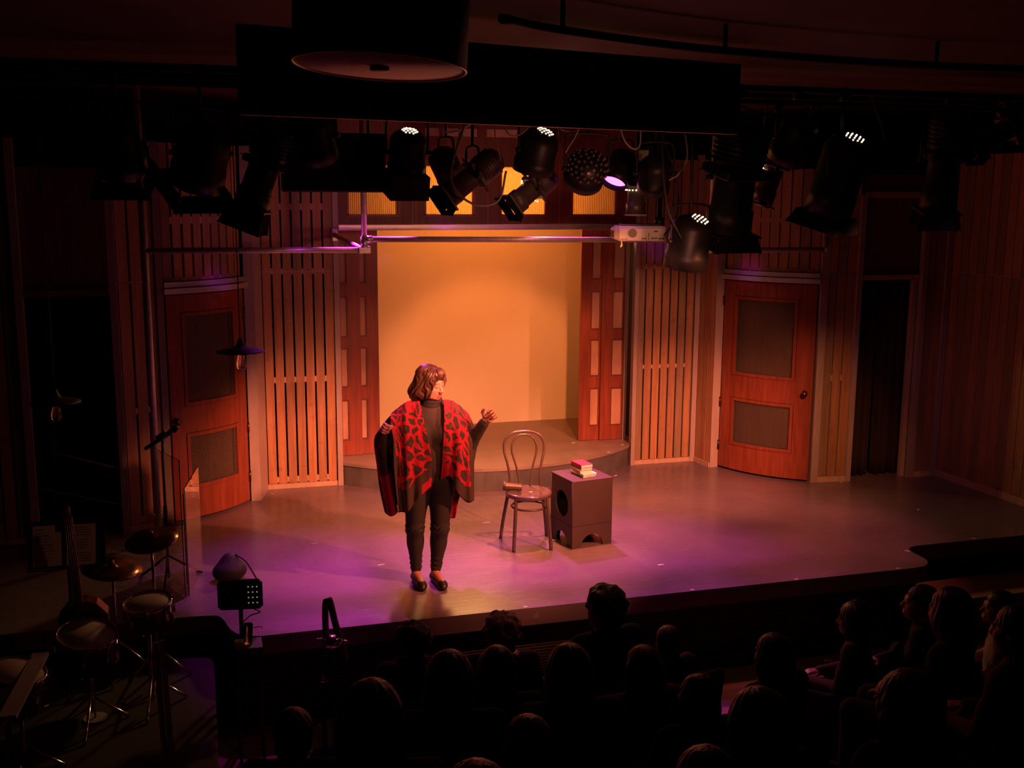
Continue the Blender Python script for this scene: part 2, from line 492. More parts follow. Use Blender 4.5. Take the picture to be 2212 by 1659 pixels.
def slab(mb, path, s0, s1, z0, z1, off, th, n=1, side=None):
    """curved upright slab following the path; off = offset of its front face to the back"""
    f = [path.at(s0 + (s1 - s0) * i / n, off) for i in range(n + 1)]
    k = [path.at(s0 + (s1 - s0) * i / n, off + th) for i in range(n + 1)]
    vs = [(x, y, z) for z in (z0, z1) for ring in (f, k) for x, y in ring]
    m = n + 1
    F0, B0, F1, B1 = 0, m, 2 * m, 3 * m
    fs = []
    for i in range(n):
        fs += [(F0 + i, F0 + i + 1, F1 + i + 1, F1 + i), (B0 + i + 1, B0 + i, B1 + i, B1 + i + 1),
               (F1 + i, F1 + i + 1, B1 + i + 1, B1 + i), (B0 + i, B0 + i + 1, F0 + i + 1, F0 + i)]
    ends = [(B0, F0, F1, B1), (F0 + n, B0 + n, B1 + n, F1 + n)]
    mb.add(vs, fs + ends)
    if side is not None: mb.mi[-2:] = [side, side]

def slat_wall(name, pts, nb, z0, z1, gap=.018, splits=(2.14,), tiles=(), base=.05, edge=0.0, seg=1, strip=True, back=True, mats=None):
    P = Path(pts); mb = MB()
    w = (P.L - 2 * edge) / nb
    zs = [z0] + [z for z in splits if z0 < z < z1] + [z1]
    r = random.Random(name)
    for i in range(nb):
        a, b = edge + i * w + gap / 2, edge + (i + 1) * w - gap / 2
        for za, zb in zip(zs, zs[1:]):
            mb.slot(r.choice((0, 0, 1, 2)))
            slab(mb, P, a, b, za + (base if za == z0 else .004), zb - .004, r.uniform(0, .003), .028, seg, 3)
        if i:
            mb.slot(3)
            for tz, th in tiles:
                slab(mb, P, edge + i * w - gap * .46, edge + i * w + gap * .46, tz, tz + th, .004, .024)
    mb.slot(3)
    if base: slab(mb, P, 0, P.L, z0, z0 + base - .003, -.012, .035, seg * 6)
    if strip:
        for z in zs[1:-1]: slab(mb, P, edge, P.L - edge, z - .007, z + .007, .006, .02, max(1, seg * 6))
    mb.slot(4)
    if back: slab(mb, P, 0, P.L, z0, z1, .055, .03, max(1, seg * 6))
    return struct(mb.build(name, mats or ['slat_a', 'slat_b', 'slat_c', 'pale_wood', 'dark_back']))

def post(n, poly, z0, z1, m='post', base=0.0):
    mb = MB(); mb.prism(poly, z0, z1)
    return struct(mb.build('trim_%d' % n, m))

def quad(x0, x1, y0, y1): return [(x0, y0), (x1, y0), (x1, y1), (x0, y1)]

# ---- stage floor
outline = [(-3.2, 7.43), (-.35, 7.43)]
outline += [(.0, 7.415), (.045, 7.37), (.07, 7.29), (.095, 7.15), (.135, 7.05), (.2, 6.985), (.3, 6.96)]
outline += [(5.30, 6.96), (5.44, 6.972), (5.525, 7.03), (5.562, 7.1), (5.57, 7.19), (5.566, 7.30), (5.59, 7.375), (5.645, 7.417), (5.75, 7.43)]
outline += [(8.4, 7.43), (8.4, 12.7), (-3.2, 12.7)]
def chaikin(P, it=3):
    for _ in range(it):
        Q = [P[0]]
        for a, b in zip(P, P[1:]):
            if math.hypot(b[0] - a[0], b[1] - a[1]) > .6: Q += [a, b]; continue
            Q += [(a[0] * .75 + b[0] * .25, a[1] * .75 + b[1] * .25), (a[0] * .25 + b[0] * .75, a[1] * .25 + b[1] * .75)]
        P = Q + [P[-1]]
    out = [P[0]]
    for p in P[1:]:
        if math.hypot(p[0] - out[-1][0], p[1] - out[-1][1]) > 1e-4: out.append(p)
    return out
outline = chaikin(outline)
mb = MB(); mb.prism(outline, -.13, 0)
struct(mb.build('floor', 'floor'))
# recessed ribbed stage front
mb = MB()
mb.slot(0); mb.box((2.7, 7.12, -.4), (5.2, .06, .54))
mb.slot(1)
for i in range(17): mb.box((2.7, 7.075, -.16 - i * .0235), (5.1, .03, .012))
mb.slot(2); mb.box((2.7, 7.03, -.60), (5.2, .11, .10)); mb.slot(1); mb.box((2.7, 6.978, -.548), (5.2, .012, .008))
struct(mb.build('wall_stagefront', ['dark_back', 'rib', 'black_paint']))
mb = MB(); mb.box((7.0, 7.52, -.4), (2.8, .06, .54)); mb.box((-1.5, 7.52, -.4), (3.2, .06, .54)); struct(mb.build('wall_apron', 'black_paint'))
# auditorium floor and its rising steps
mb = MB(); mb.box((2.6, 4.2, -.70), (12, 6.6, .10)); struct(mb.build('floor_house', 'plank'))
for k, (ya, z) in enumerate(((5.15, -.48), (4.3, -.18), (3.5, .05), (2.8, .27))):
    mb = MB(); mb.box((2.6, (ya + .55) / 2 - .0, (z - .65) / 2), (11.6, ya - .55, z + .65)); struct(mb.build('floor_riser', 'cloth_dark'))
# low step in front of the side stage
mb = MB(); mb.box((6.75, 7.16, -.475), (2.2, .46, .35), bevel=.01)
tag(mb.build('step_platform', 'plank'), 'low brown wooden step in front of the right side stage', 'step')

# ---- back wall
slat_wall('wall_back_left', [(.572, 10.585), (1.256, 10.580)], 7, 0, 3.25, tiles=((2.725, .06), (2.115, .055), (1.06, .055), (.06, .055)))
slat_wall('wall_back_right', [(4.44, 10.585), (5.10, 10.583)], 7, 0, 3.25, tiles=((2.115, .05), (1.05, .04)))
post(1, quad(1.256, 1.308, 10.55, 10.62), 0, 3.3)
post(2, quad(4.398, 4.44, 10.55, 10.62), 0, 3.3)
post(3, [(.392, 10.214), (.482, 10.207), (.572, 10.575), (.572, 10.66), (.40, 10.66)], 0, 3.3)
post(4, quad(5.10, 5.155, 10.56, 10.63), 0, 3.3)
post(5, [(5.193, 10.256), (5.289, 10.268), (5.30, 10.44), (5.21, 10.44)], 0, 3.3)
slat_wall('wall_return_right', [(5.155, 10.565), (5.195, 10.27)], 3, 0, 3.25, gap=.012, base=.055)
# wall above the opening: red wood with four corrugated panes, steel lintel
mb = MB()
xs = ((1.421, 1.894), (2.179, 2.647), (2.948, 3.401), (3.699, 4.164))
mb.slot(0)
mb.box((2.853, 10.60, 2.632), (3.09, .04, .094))
mb.box((2.853, 10.60, 3.45), (3.09, .04, .6))
mb.slot(2)
for xa, xb in ((2.17, 2.31), (2.35, 2.50), (2.55, 2.69), (2.79, 3.10)): mb.box(((xa + xb) / 2, 10.578, 3.475), (xb - xa, .012, .075))
mb.slot(0)
edges = [1.308] + [e for p_ in xs for e in p_] + [4.398]
for a, b in zip(edges[0::2], edges[1::2]): mb.box(((a + b) / 2, 10.60, 2.915), (b - a, .04, .472))
mb.slot(1)
for x in (2.04, 2.80, 3.55): mb.box((x, 10.578, 2.9), (.018, .012, .62)); mb.box((x + .03, 10.578, 2.9), (.010, .010, .62))
for a, b in xs:
    mb.box(((a + b) / 2, 10.577, 2.674), (b - a + .05, .012, .022)); mb.box((a - .012, 10.577, 2.91), (.022, .012, .47)); mb.box((b + .012, 10.577, 2.91), (.022, .012, .47))
struct(mb.build('wall_back_top', ['redwood_dark', 'redwood', 'pale_wood']))
for k, (a, b) in enumerate(xs):
    mb = MB(); n = int((b - a) / .019) * 6
    vs = []; fs = []
    for i in range(n + 1):
        x = a + (b - a) * i / n; y = 10.60 + .0045 * math.sin(2 * PI * i / 6)
        vs += [(x, y, 2.684), (x, y, 3.14), (x, y + .003, 2.684), (x, y + .003, 3.14)]
    for i in range(n):
        o = i * 4; fs += [(o, o + 4, o + 5, o + 1), (o + 6, o + 2, o + 3, o + 7)]
    mb.add(vs, fs, True)
    struct(mb.build('window_%d' % (k + 1), 'corrugated'))
mb = MB(); mb.box((2.853, 10.545, 2.558), (3.09, .03, .054), bevel=.003); struct(mb.build('trim_6', 'steel_trim'))
# rear enclosure of the opening, and the dark void behind the set
mb = MB(); mb.box((1.20, 11.4, 1.75), (.04, 1.5, 3.5)); struct(mb.build('wall_alcove_left', 'dark_back'))
mb = MB(); mb.box((4.57, 11.4, 1.75), (.04, 1.5, 3.5)); struct(mb.build('wall_alcove_right', 'dark_back'))
mb = MB(); mb.box((2.88, 11.35, 3.36), (3.4, 1.5, .04)); struct(mb.build('ceiling_alcove', 'dark_back'))
mb = MB(); mb.box((4.77, 10.55, 2.43), (.66, .03, .045), bevel=.003); struct(mb.build('trim_21', 'steel_trim'))
mb = MB(); mb.box((2.6, 12.75, 1.6), (12, .06, 4.6)); struct(mb.build('wall_rear', 'dark_back'))

# ---- curved doors
doorL = Path(arc_pts((-.292, 9.655), (.385, 10.205), .075)); doorR = Path(arc_pts((5.289, 10.272), (5.905, 9.455), .105))

def curved_door(name, P, hinge_left, knob_s):
    L = P.L; g = .012
    a, b = g, L - g
    st = .15 * L
    mb = MB(); mb.slot(0)
    N = 14
    Z0, Z1 = .022, 2.015
    o0, o1 = a + st * .95, b - st * 1.1
    lo, hi = (.285, .80), (1.035, 1.865)
    slab(mb, P, a, o0, Z0, Z1, .0, .04, 3); slab(mb, P, o1, b, Z0, Z1, .0, .04, 3)
    for z0, z1 in ((Z0, lo[0]), (lo[1], hi[0]), (hi[1], Z1)): slab(mb, P, o0, o1, z0, z1, .0, .04, N)
    door = struct(mb.build(name, 'redwood'))
    for (z0, z1) in (hi, lo):
        fr = MB(); fw = .035
        for q0, q1, y0, y1, n in ((o0 + .004, o1 - .004, z0 + .004, z0 + fw, N), (o0 + .004, o1 - .004, z1 - fw, z1 - .004, N),
                                  (o0 + .004, o0 + fw, z0 + fw, z1 - fw, 2), (o1 - fw, o1 - .004, z0 + fw, z1 - fw, 2)):
            slab(fr, P, q0, q1, y0, y1, -.008, .035, n)
        f = fr.build('panel_frame', 'redwood', door)
        ms = MB(); d = .0150; w = .0034
        s = o0 + fw
        while s < o1 - fw:
            slab(ms, P, s, s + w, z0 + fw, z1 - fw, .006, .004); s += d
        z = z0 + fw
        while z < z1 - fw:
            slab(ms, P, o0 + fw, o1 - fw, z, z + w, .004, .003, 10); z += d
        ms.build('wire_mesh', 'mesh', f)
        bk = MB(); slab(bk, P, o0 + fw, o1 - fw, z0 + fw, z1 - fw, .05, .01, 10); bk.build('backing', 'slat_dark', f)
    hs = a - .002 if hinge_left else b + .002
    for z in (.25, .72, 1.80):
        hb = MB(); x, y = P.at(hs, -.008); hb.cyl((x, y, z - .05), (x, y, z + .05), .011, n=10); hb.build('hinge', 'brass_dark', door)
    x, y = P.at(knob_s, 0); x2, y2 = P.at(knob_s, -.06); dx, dy = x2 - x, y2 - y
    kb = MB(); ax = Vector((dx, dy, 0)).normalized()
    kb.lathe([(0, .0), (.030, .0), (.030, .006), (.012, .010), (.010, .028), (.022, .034), (.031, .047), (.029, .060), (.016, .070), (0, .073)], (x, y, .92), ax, 24)
    kb.build('door_knob', 'brass_dark', door)
    return door
curved_door('door_1', doorL, False, .05)
curved_door('door_2', doorR, True, doorR.L - .085)
for k, P in ((7, doorL), (8, doorR)):
    mb = MB(); slab(mb, P, -.01, P.L + .01, 2.03, 2.078, -.05, .09, 16); mb.slot(0)
    slab(mb, P, 0, P.L, 2.086, 2.13, -.018, .03, 16)
    struct(mb.build('trim_%d' % k, 'steel_trim'))
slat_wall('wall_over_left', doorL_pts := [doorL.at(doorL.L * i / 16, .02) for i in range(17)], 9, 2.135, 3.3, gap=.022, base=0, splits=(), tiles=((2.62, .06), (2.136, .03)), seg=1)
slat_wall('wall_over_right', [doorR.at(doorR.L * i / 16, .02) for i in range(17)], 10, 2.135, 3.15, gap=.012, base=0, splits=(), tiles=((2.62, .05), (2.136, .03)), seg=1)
# side walls of the set
post(9, quad(-.352, -.296, 9.64, 9.70), 0, 3.3)
post(10, quad(-.712, -.655, 9.47, 9.53), 0, 3.1)
post(11, quad(-1.42, -1.36, 9.37, 9.43), 0, 3.3)
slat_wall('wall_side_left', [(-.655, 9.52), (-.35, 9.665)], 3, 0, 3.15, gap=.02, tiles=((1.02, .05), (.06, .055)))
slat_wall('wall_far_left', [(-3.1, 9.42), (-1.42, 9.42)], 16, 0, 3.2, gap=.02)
post(12, [(5.915, 9.435), (5.99, 9.425), (6.0, 9.5), (5.93, 9.53)], 0, 3.2)
post(13, quad(6.285, 6.342, 9.375, 9.44), 0, 2.9)
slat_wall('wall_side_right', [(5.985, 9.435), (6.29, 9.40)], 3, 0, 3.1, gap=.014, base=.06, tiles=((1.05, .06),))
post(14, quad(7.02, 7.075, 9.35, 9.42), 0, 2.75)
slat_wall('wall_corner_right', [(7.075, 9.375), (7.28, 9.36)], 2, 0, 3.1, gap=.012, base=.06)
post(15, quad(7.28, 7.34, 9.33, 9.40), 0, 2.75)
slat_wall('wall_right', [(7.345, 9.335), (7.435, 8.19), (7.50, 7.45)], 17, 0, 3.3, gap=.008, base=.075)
# door headers of the two dark doorways
mb = MB(); mb.box((6.68, 9.42, 2.085), (.68, .05, .05)); mb.slot(1); mb.box((6.68, 9.45, 2.6), (.68, .03, 1.0)); mb.slot(0); mb.box((6.68, 9.42, 2.9), (.68, .05, .06))
mb.box((6.985, 9.44, 1.03), (.05, .05, 2.06))
struct(mb.build('trim_16', ['pale_wood', 'slat_dark']))
mb = MB(); mb.slot(1); mb.box((-1.036, 9.45, 2.58), (.65, .03, 1.0)); mb.slot(0); mb.box((-1.036, 9.42, 2.075), (.65, .05, .05))
struct(mb.build('trim_17', ['slat_dark', 'slat_dark']))
# ---- bifold doors each side of the opening
for k, leaves, flip in ((3, ((1.335, 1.535, 10.83), (1.535, 1.728, 10.855)), True), (4, ((3.90, 4.132, 10.86), (4.135, 4.394, 10.835)), False)):
    root = bpy.data.objects.new('door_%d' % k, None); COL.objects.link(root); struct(root)
    root.location = (leaves[0][0], 10.84, .24)
    for x0, x1, y in leaves:
        w = x1 - x0; st = .115; pa, pb = (x0 + .012, x1 - st) if flip else (x0 + st, x1 - .012)
        mb = MB(Matrix.Translation((-leaves[0][0], -10.84, -.24)))
        sx = ((pb, x1), (x0, pa)) if flip else ((x0, pa), (pb, x1))
        for a, b in sx: mb.box(((a + b) / 2, y, 1.39), (b - a, .035, 2.3))
        rails = [(.24, .39), (.82, .94), (1.35, 1.45), (1.87, 1.99), (2.41, 2.54)]
        for z0, z1 in rails: mb.box(((pa + pb) / 2, y, (z0 + z1) / 2), (pb - pa, .034, z1 - z0))
        leaf = mb.build('leaf', 'redwood', root)
        for (_, z0), (z1, _) in zip(rails, rails[1:]):
            pm = MB(Matrix.Translation((-leaves[0][0], -10.84, -.24)))
            pm.slot(0); pm.box(((pa + pb) / 2, y + .006, (z0 + z1) / 2), (pb - pa, .012, z1 - z0))
            pm.slot(1)
            for zz in (z0 + .008, z1 - .008): pm.box(((pa + pb) / 2, y - .006, zz), (pb - pa, .020, .016))
            ex = pb - .007 if flip else pa + .007
            pm.box((ex, y - .0065, (z0 + z1) / 2), (.0155, .023, z1 - z0 - .002))
            pm.build('panel', ['panel_pale', 'redwood_dark'], leaf)
post(18, quad(4.396, 4.43, 10.80, 10.86), .235, 2.55)
post(19, quad(1.30, 1.332, 10.80, 10.86), .235, 2.55)
# ---- big painted backdrop wall at the back of the opening
mb = MB(); mb.box((2.885, 12.02, 1.75), (3.32, .05, 3.05)); tag(mb.build('backdrop_screen', 'screen'), 'large plain pale backdrop screen glowing orange behind the central opening', 'screen')
# ---- round fronted platform
R_ = (1.535 ** 2 + .62 ** 2) / (2 * .62)
arc = [(2.84 + 1.535 * (2 * i / 40 - 1), 9.93 + R_ - math.sqrt(R_ ** 2 - (1.535 * (2 * i / 40 - 1)) ** 2)) for i in range(41)]
poly = arc + [(4.40, 10.62), (4.52, 10.66), (4.52, 12.0), (1.24, 12.0), (1.24, 10.66), (1.29, 10.62)]
pl = thing('curved_platform', 'low round fronted black platform filling the central opening', 'platform', (2.84, 10.6, 0))
T_ = Matrix.Translation((-2.84, -10.6, 0))
mb = MB(T_); mb.prism([(x, y) for x, y in poly], .205, .235); mb.build('deck', 'platform', pl)
ins = [(2.84 + (x - 2.84) * .992, y + .006) for x, y in arc] + poly[41:]
mb = MB(T_); mb.prism(ins, 0, .204); mb.build('riser', 'platform_side', pl)
# ---- curtains in the right doorway
for k, (x0, x1, lab) in enumerate(((6.35, 6.665, 'dark drape hanging in the right doorway, half nearer the door with the mesh panels'), (6.69, 7.03, 'dark drape hanging in the right doorway, half nearer the right side wall'))):
    mb = MB(); vs = []; fs = []; n = 48; m = 10
    for j in range(m + 1):
        z = .02 + 2.05 * j / m
        for i in range(n + 1):
            u = i / n
            x = x0 + (x1 - x0) * u + (.012 * (1 - j / m) * (1 if k else -1)); y = 9.56 + .03 * math.sin(u * 2 * PI * 3.5 + k) + .012 * math.sin(u * 31 + j * .15)
            vs.append((x, y, z))
    for j in range(m):
        for i in range(n): o = j * (n + 1) + i; fs.append((o, o + 1, o + n + 2, o + n + 1))
    mb.add(vs, fs, True)
    o = mb.build('stage_curtain', 'curtain'); tag(o, lab, 'curtain', 'drapes in the right doorway')
    sm = o.modifiers.new('Solidify', 'SOLIDIFY'); sm.thickness = .006
# ---- ceiling, header beam, room walls
mb = MB(); mb.box((2.6, 6.0, 3.80), (12.5, 14.5, .1)); struct(mb.build('ceiling', 'ceiling_wood'))
mb = MB(); mb.slot(0); mb.beam((.21, 5.16, 3.45), (3.03, 5.83, 3.45), .05, .38); mb.slot(1); mb.beam((.21, 5.145, 3.256), (3.03, 5.815, 3.256), .045, .018)  # light on the header's bottom edge painted as a pale strip
struct(mb.build('trim_20', ['black_paint', 'pale_wood']))
mb = MB(); mb.tube(bez([(1.25, 4.5, 3.62), (1.6, 4.75, 3.62), (2.6, 5.15, 3.62), (4.0, 5.35, 3.62), (5.6, 5.2, 3.62)], 30), .022, 8)
for x, y in ((1.6, 4.75), (2.6, 5.15), (4.0, 5.35)): mb.cyl((x, y, 3.62), (x, y, 3.76), .012, n=8)
tag(mb.build('curved_rail', 'black_paint'), 'curved black rail hung under the auditorium ceiling', 'rail')
mb = MB(); mb.box((-3.25, 4.5, 1.5), (.08, 16, 4.6)); struct(mb.build('wall_left', 'dark_back'))
mb = MB(); mb.box((8.5, 4.5, 1.5), (.08, 16, 4.6)); struct(mb.build('wall_right_house', 'dark_back'))
mb = MB(); mb.box((2.6, -2.6, 1.5), (12, .08, 4.6)); struct(mb.build('wall_house_rear', 'dark_back'))

# ================================================================== PROPS ON THE STAGE
def panel_mesh(name, mats, outline, holes, th, M, parent):
    """flat panel with round cut-outs: outline in its own xy plane, thickness th, placed by matrix M"""
    cu = bpy.data.curves.new('tmp', 'CURVE'); cu.dimensions = '2D'; cu.fill_mode = 'BOTH'; cu.extrude = th / 2
    for loop in [outline] + holes:
        sp = cu.splines.new('POLY'); sp.points.add(len(loop) - 1); sp.use_cyclic_u = True
        for p_, (x, y) in zip(sp.points, loop): p_.co = (x, y, 0, 1)
    o = bpy.data.objects.new('tmp', cu); COL.objects.link(o)
    dg = bpy.context.evaluated_depsgraph_get()
    me = bpy.data.meshes.new_from_object(o.evaluated_get(dg)); me.name = name
    bpy.data.objects.remove(o); bpy.data.curves.remove(cu)
    me.transform(M); me.materials.clear(); me.materials.append(MATS[mats])
    ob = bpy.data.objects.new(name, me); COL.objects.link(ob); ob.parent = parent
    return ob

def circ(cx, cy, r, a0=0, a1=2 * PI, n=40, end=False):
    m = n + 1 if end else n
    return [(cx + r * math.cos(a0 + (a1 - a0) * i / n), cy + r * math.sin(a0 + (a1 - a0) * i / n)) for i in range(m)]

# ---- bentwood chair
ch = thing('bentwood_chair', 'dark brown bentwood chair with looped back, empty seat holding a tumbler', 'chair', (2.56, 8.31, 0), math.radians(-5.6))
SZ = .462
mb = MB(); mb.lathe([(0, SZ - .002), (.155, SZ - .004), (.168, SZ), (.186, SZ + .001), (.193, SZ - .006), (.194, SZ - .03), (.186, SZ - .036), (.15, SZ - .034), (0, SZ - .03)], n=56)
mb.build('seat', 'seat_wood', ch)
for s in (-1, 1):
    mb = MB(); mb.tube(bez([(s * .128, -.118, SZ - .02), (s * .138, -.142, .30), (s * .15, -.165, .12), (s * .157, -.176, .0)], 16), .0150, 12)
    mb.build('leg', 'bentwood', ch)
hoop = [(-.20, .20, 0.0), (-.186, .185, .14), (-.163, .165, .30), (-.138, .158, .44), (-.130, .168, .55), (-.148, .188, .66), (-.170, .208, .75), (-.168, .222, .83), (-.128, .232, .888), (-.065, .237, .912), (0, .238, .917)]
hoop = hoop + [(-x, y, z) for x, y, z in hoop[-2::-1]]
full = bez(hoop, 140)
kk = [i for i, p_ in enumerate(full) if p_.z < .435]
i0 = max(i for i in kk if i < len(full) / 2); i1 = min(i for i in kk if i > len(full) / 2)
for a, b, nm in ((0, i0 + 1, 'leg'), (i1, len(full), 'leg'), (i0, i1 + 1, 'back_hoop')):
    mb = MB(); mb.tube(full[a:b], .0145 if nm == 'leg' else .0108, 12); mb.build(nm, 'bentwood', ch)
inner = [(-.045, .162, .455), (-.052, .172, .53), (-.075, .188, .64), (-.104, .204, .74), (-.104, .215, .81), (-.075, .226, .865), (-.036, .231, .886), (0, .232, .89)]
inner += [(-x, y, z) for x, y, z in inner[-2::-1]]
mb = MB(); mb.tube(bez(inner, 80), .0088, 12); mb.build('inner_hoop', 'bentwood', ch)
mb = MB()
ring = [(.142 * math.cos(t), .142 * math.sin(t) - .005, .335 - .02 * abs(math.cos(t)) * 0) for t in [2 * PI * i / 48 for i in range(48)]]
mb.tube(ring, .0095, 10, closed=True); mb.build('ring_stretcher', 'bentwood', ch)
mb = MB(); mb.box((.01, -.03, SZ + .001), (.028, .012, .0015), Matrix.Rotation(.3, 3, 'Z')); tag(mb.build('sticker', 'tape_white', ch), 'small white sticker on the seat')

# ---- tumbler lying on the seat
def chairpt(x, y, z): return Matrix.Rotation(math.radians(-5.6), 4, 'Z') @ Vector((x, y, z)) + Vector((2.56, 8.31, 0))
a, b = chairpt(-.21, .045, SZ + .041), chairpt(-.055, .012, SZ + .031)
cup = thing('travel_tumbler', 'brown metal tumbler lying on its side on the bentwood chair seat', 'cup', a)
ax = (b - a)
L_ = ax.length
mb = MB(); mb.lathe([(0, .006), (.030, .006), (.036, .001), (.0385, .004), (.0385, .012), (.037, .015), (.0285, L_ - .005), (.026, L_), (0, L_)], (0, 0, 0), ax, 32); mb.build('body', 'cup', cup)
mb = MB(); mb.lathe([(.0387, .012), (.0397, .013), (.0397, .022), (.0383, .023)], (0, 0, 0), ax, 32); mb.build('rim_band', 'cup_lid', cup)

# ---- black rehearsal box
W, Hh, th = .38, .573, .018
bx = thing('wooden_box', 'tall dark brown painted box with round side hole and arched feet', 'box', (3.0255, 8.314, 0), math.radians(10.2))
def side_outline(w):
    return [(-w / 2, .0)] + [(-.106, 0)] + circ(0, 0, .106, PI, 0, 20, True)[1:-1] + [(.106, 0), (w / 2, 0), (w / 2, Hh), (-w / 2, Hh)]
Ry = Matrix.Rotation(PI / 2, 4, 'X')
for k in range(4):
    ang = k * PI / 2
    Mx = Matrix.Rotation(ang, 4, 'Z') @ Matrix.Translation((0, -W / 2 + th / 2, 0)) @ Ry
    holes = [circ(0, .345, .112, n=48)] if k == 3 else []
    w = W if k % 2 == 0 else W - 2 * th
    panel_mesh('side_panel', 'box_paint', side_outline(w), holes, th, Mx, bx)
mb = MB(); mb.box((0, 0, Hh - .004), (W + .004, W + .004, .012), bevel=.004); mb.build('top_panel', 'box_paint', bx)
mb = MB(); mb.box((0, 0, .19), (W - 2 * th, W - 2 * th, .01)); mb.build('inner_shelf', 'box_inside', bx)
mb = MB()
for k in range(4):
    mb.M = Matrix.Rotation(k * PI / 2, 4, 'Z'); mb.box((0, -W / 2 - .0004, .19), (W, .0016, .0035))
mb.build('seam', 'box_inside', bx)

# ---- books
def book(w, d, h, loc, rz, cover, label, cat='book'):
    o = thing('book', label, cat, loc, rz, 'books stacked on the painted box')
    mb = MB(); mb.box((.002, 0, h / 2), (w - .006, d - .006, h - .003)); mb.build('pages', 'paper', o)
    mb = MB(); mb.box((0, 0, h - .0008), (w, d, .0016)); mb.box((0, 0, .0008), (w, d, .0016)); mb.box((-w / 2 + .0008, 0, h / 2), (.0016, d, h)); mb.build('cover', cover, o)
    return o
z = Hh + .0025
for (w, d, h, dx, dy, rz, cv, lab) in ((.128, .19, .013, .018, -.012, .20, 'grey_cover', 'thin dark-covered paperback at the bottom of the book stack'),
                                       (.135, .195, .016, .018, -.008, .26, 'cream_cover', 'wide cream paperback second from the bottom of the book stack'),
                                       (.108, .175, .025, .0, .002, .13, 'tan_cover', 'tan-spined thick paperback in the middle of the book stack'),
                                       (.108, .172, .020, .006, .006, .17, 'grey_cover', 'grey-covered paperback just under the red book'),
                                       (.110, .172, .026, .008, .006, .17, 'red_cover', 'red-covered paperback on top of the book stack')):
    book(w, d, h, (3.015 + dx, 8.30 + dy, z), rz, cv, lab); z += h + .0005
# ---- tape marks
TP = [(.838, 8.791, .055, .006, .1, 'small white tape mark on the stage left of the performer, nearest the left slats'),
      (2.375, 8.979, .07, .008, .1, 'white tape mark on the stage between the performer and the bentwood chair'),
      (1.288, 8.128, .055, .009, .1, 'white tape mark on the stage in the purple shadow left of the performer'),
      (1.271, 6.99, .035, .014, .0, 'white tape mark at the stage edge in front of the performer'),
      (2.136, 6.99, .03, .014, .0, 'white tape mark at the stage edge below the bentwood chair'),
      (3.429, 7.552, .05, .016, .0, 'white tape mark on the open stage in front of the painted box'),
      (3.434, 6.985, .03, .014, .0, 'white tape mark at the stage edge in front of the painted box'),
      (4.304, 6.982, .03, .014, .0, 'white tape mark at the stage edge below the right mesh door'),
      (5.21, 6.985, .025, .012, .0, 'white tape mark at the stage edge just before the curved corner'),
      (5.545, 7.33, .04, .018, -.9, 'white tape mark in the hollow of the curved stage corner'),
      (6.311, 7.467, .045, .016, .0, 'white tape mark on the side stage edge right of the curve'),
      (6.387, 8.326, .035, .014, .3, 'white tape mark in front of the curtained doorway'),
      (.60, 10.40, .02, .012, .0, 'tiny white tape dot at the foot of the left slat wall'),
      (4.087, 10.20, .04, .016, .4, 'white tape mark at the foot of the curved platform, right end'),
      (2.80, 8.36, .035, .014, .0, 'white tape mark between the chair leg and the painted box'),
      (6.227, 9.365, .018, .018, .0, 'tiny white tape dot at the foot of the slats right of the right door')]
for x, y, w, d, rz, lab in TP:
    mb = MB(); mb.box((0, 0, .0009), (w, d, .0014)); o = mb.build('tape_mark', 'tape_white'); o.location = (x, y, 0); o.rotation_euler = (0, 0, rz)
    tag(o, lab, 'tape', 'white tape marks on the stage')
for x, y, lab in ((3.822, 10.78, 'white tape mark on the platform deck near the right folding doors'), (4.30, 10.555, 'white tape mark on the platform deck at its right tip'), (4.03, 10.27, 'white tape mark on the platform rim above the painted box')):
    mb = MB(); mb.box((0, 0, .0009), (.035, .018, .0014)); o = mb.build('tape_mark', 'tape_white'); o.location = (x, y, .2352); tag(o, lab, 'tape', 'white tape marks on the stage')

# ---- pipe frame
pf = thing('pipe_frame', 'steel pipe frame running across the stage in front of the set', 'pipe frame', (2.96, 9.2, 2.42))
T_ = Matrix.Translation((-2.96, -9.2, -2.42))
r = .0245
for p, q in (((-.405, 9.2, 2.425), (1.357, 9.2, 2.416)), ((1.357, 9.2, 2.506), (4.58, 9.2, 2.48)), ((4.575, 9.2, 2.388), (5.77, 9.2, 2.380)),
             ((1.357, 9.2, 2.40), (1.357, 9.2, 3.74)), ((4.578, 9.2, 2.37), (4.578, 9.2, 3.74)), ((-.405, 9.2, 0.0), (-.405, 9.2, 3.74)),
             ((1.345, 9.22, 2.416), (1.272, 10.545, 2.49)), ((5.77, 9.19, 2.38), (5.95, 9.43, 2.45))):
    mb = MB(T_); mb.cyl(p, q, r, n=20); mb.build('pipe', 'pipe', pf)
for x, z in ((1.357, 2.416), (4.578, 2.388)):
    mb = MB(T_); mb.box((x + .0, 9.2, z), (.11, .062, .06), bevel=.008); mb.cyl((x, 9.2, z), (x, 9.2, z + .11), .031, n=16); mb.cyl((x, 9.2, z + .09), (x + .07, 9.2, z + .09), .030, n=16)
    for dx in (-.035, .0, .035): mb.cyl((x + dx, 9.16, z), (x + dx, 9.17, z), .008, n=8)
    mb.build('corner_clamp', 'steel_trim', pf)
mb = MB(T_); mb.box((1.272, 10.54, 2.49), (.05, .02, .12), bevel=.004); mb.build('wall_flange', 'steel_trim', pf)

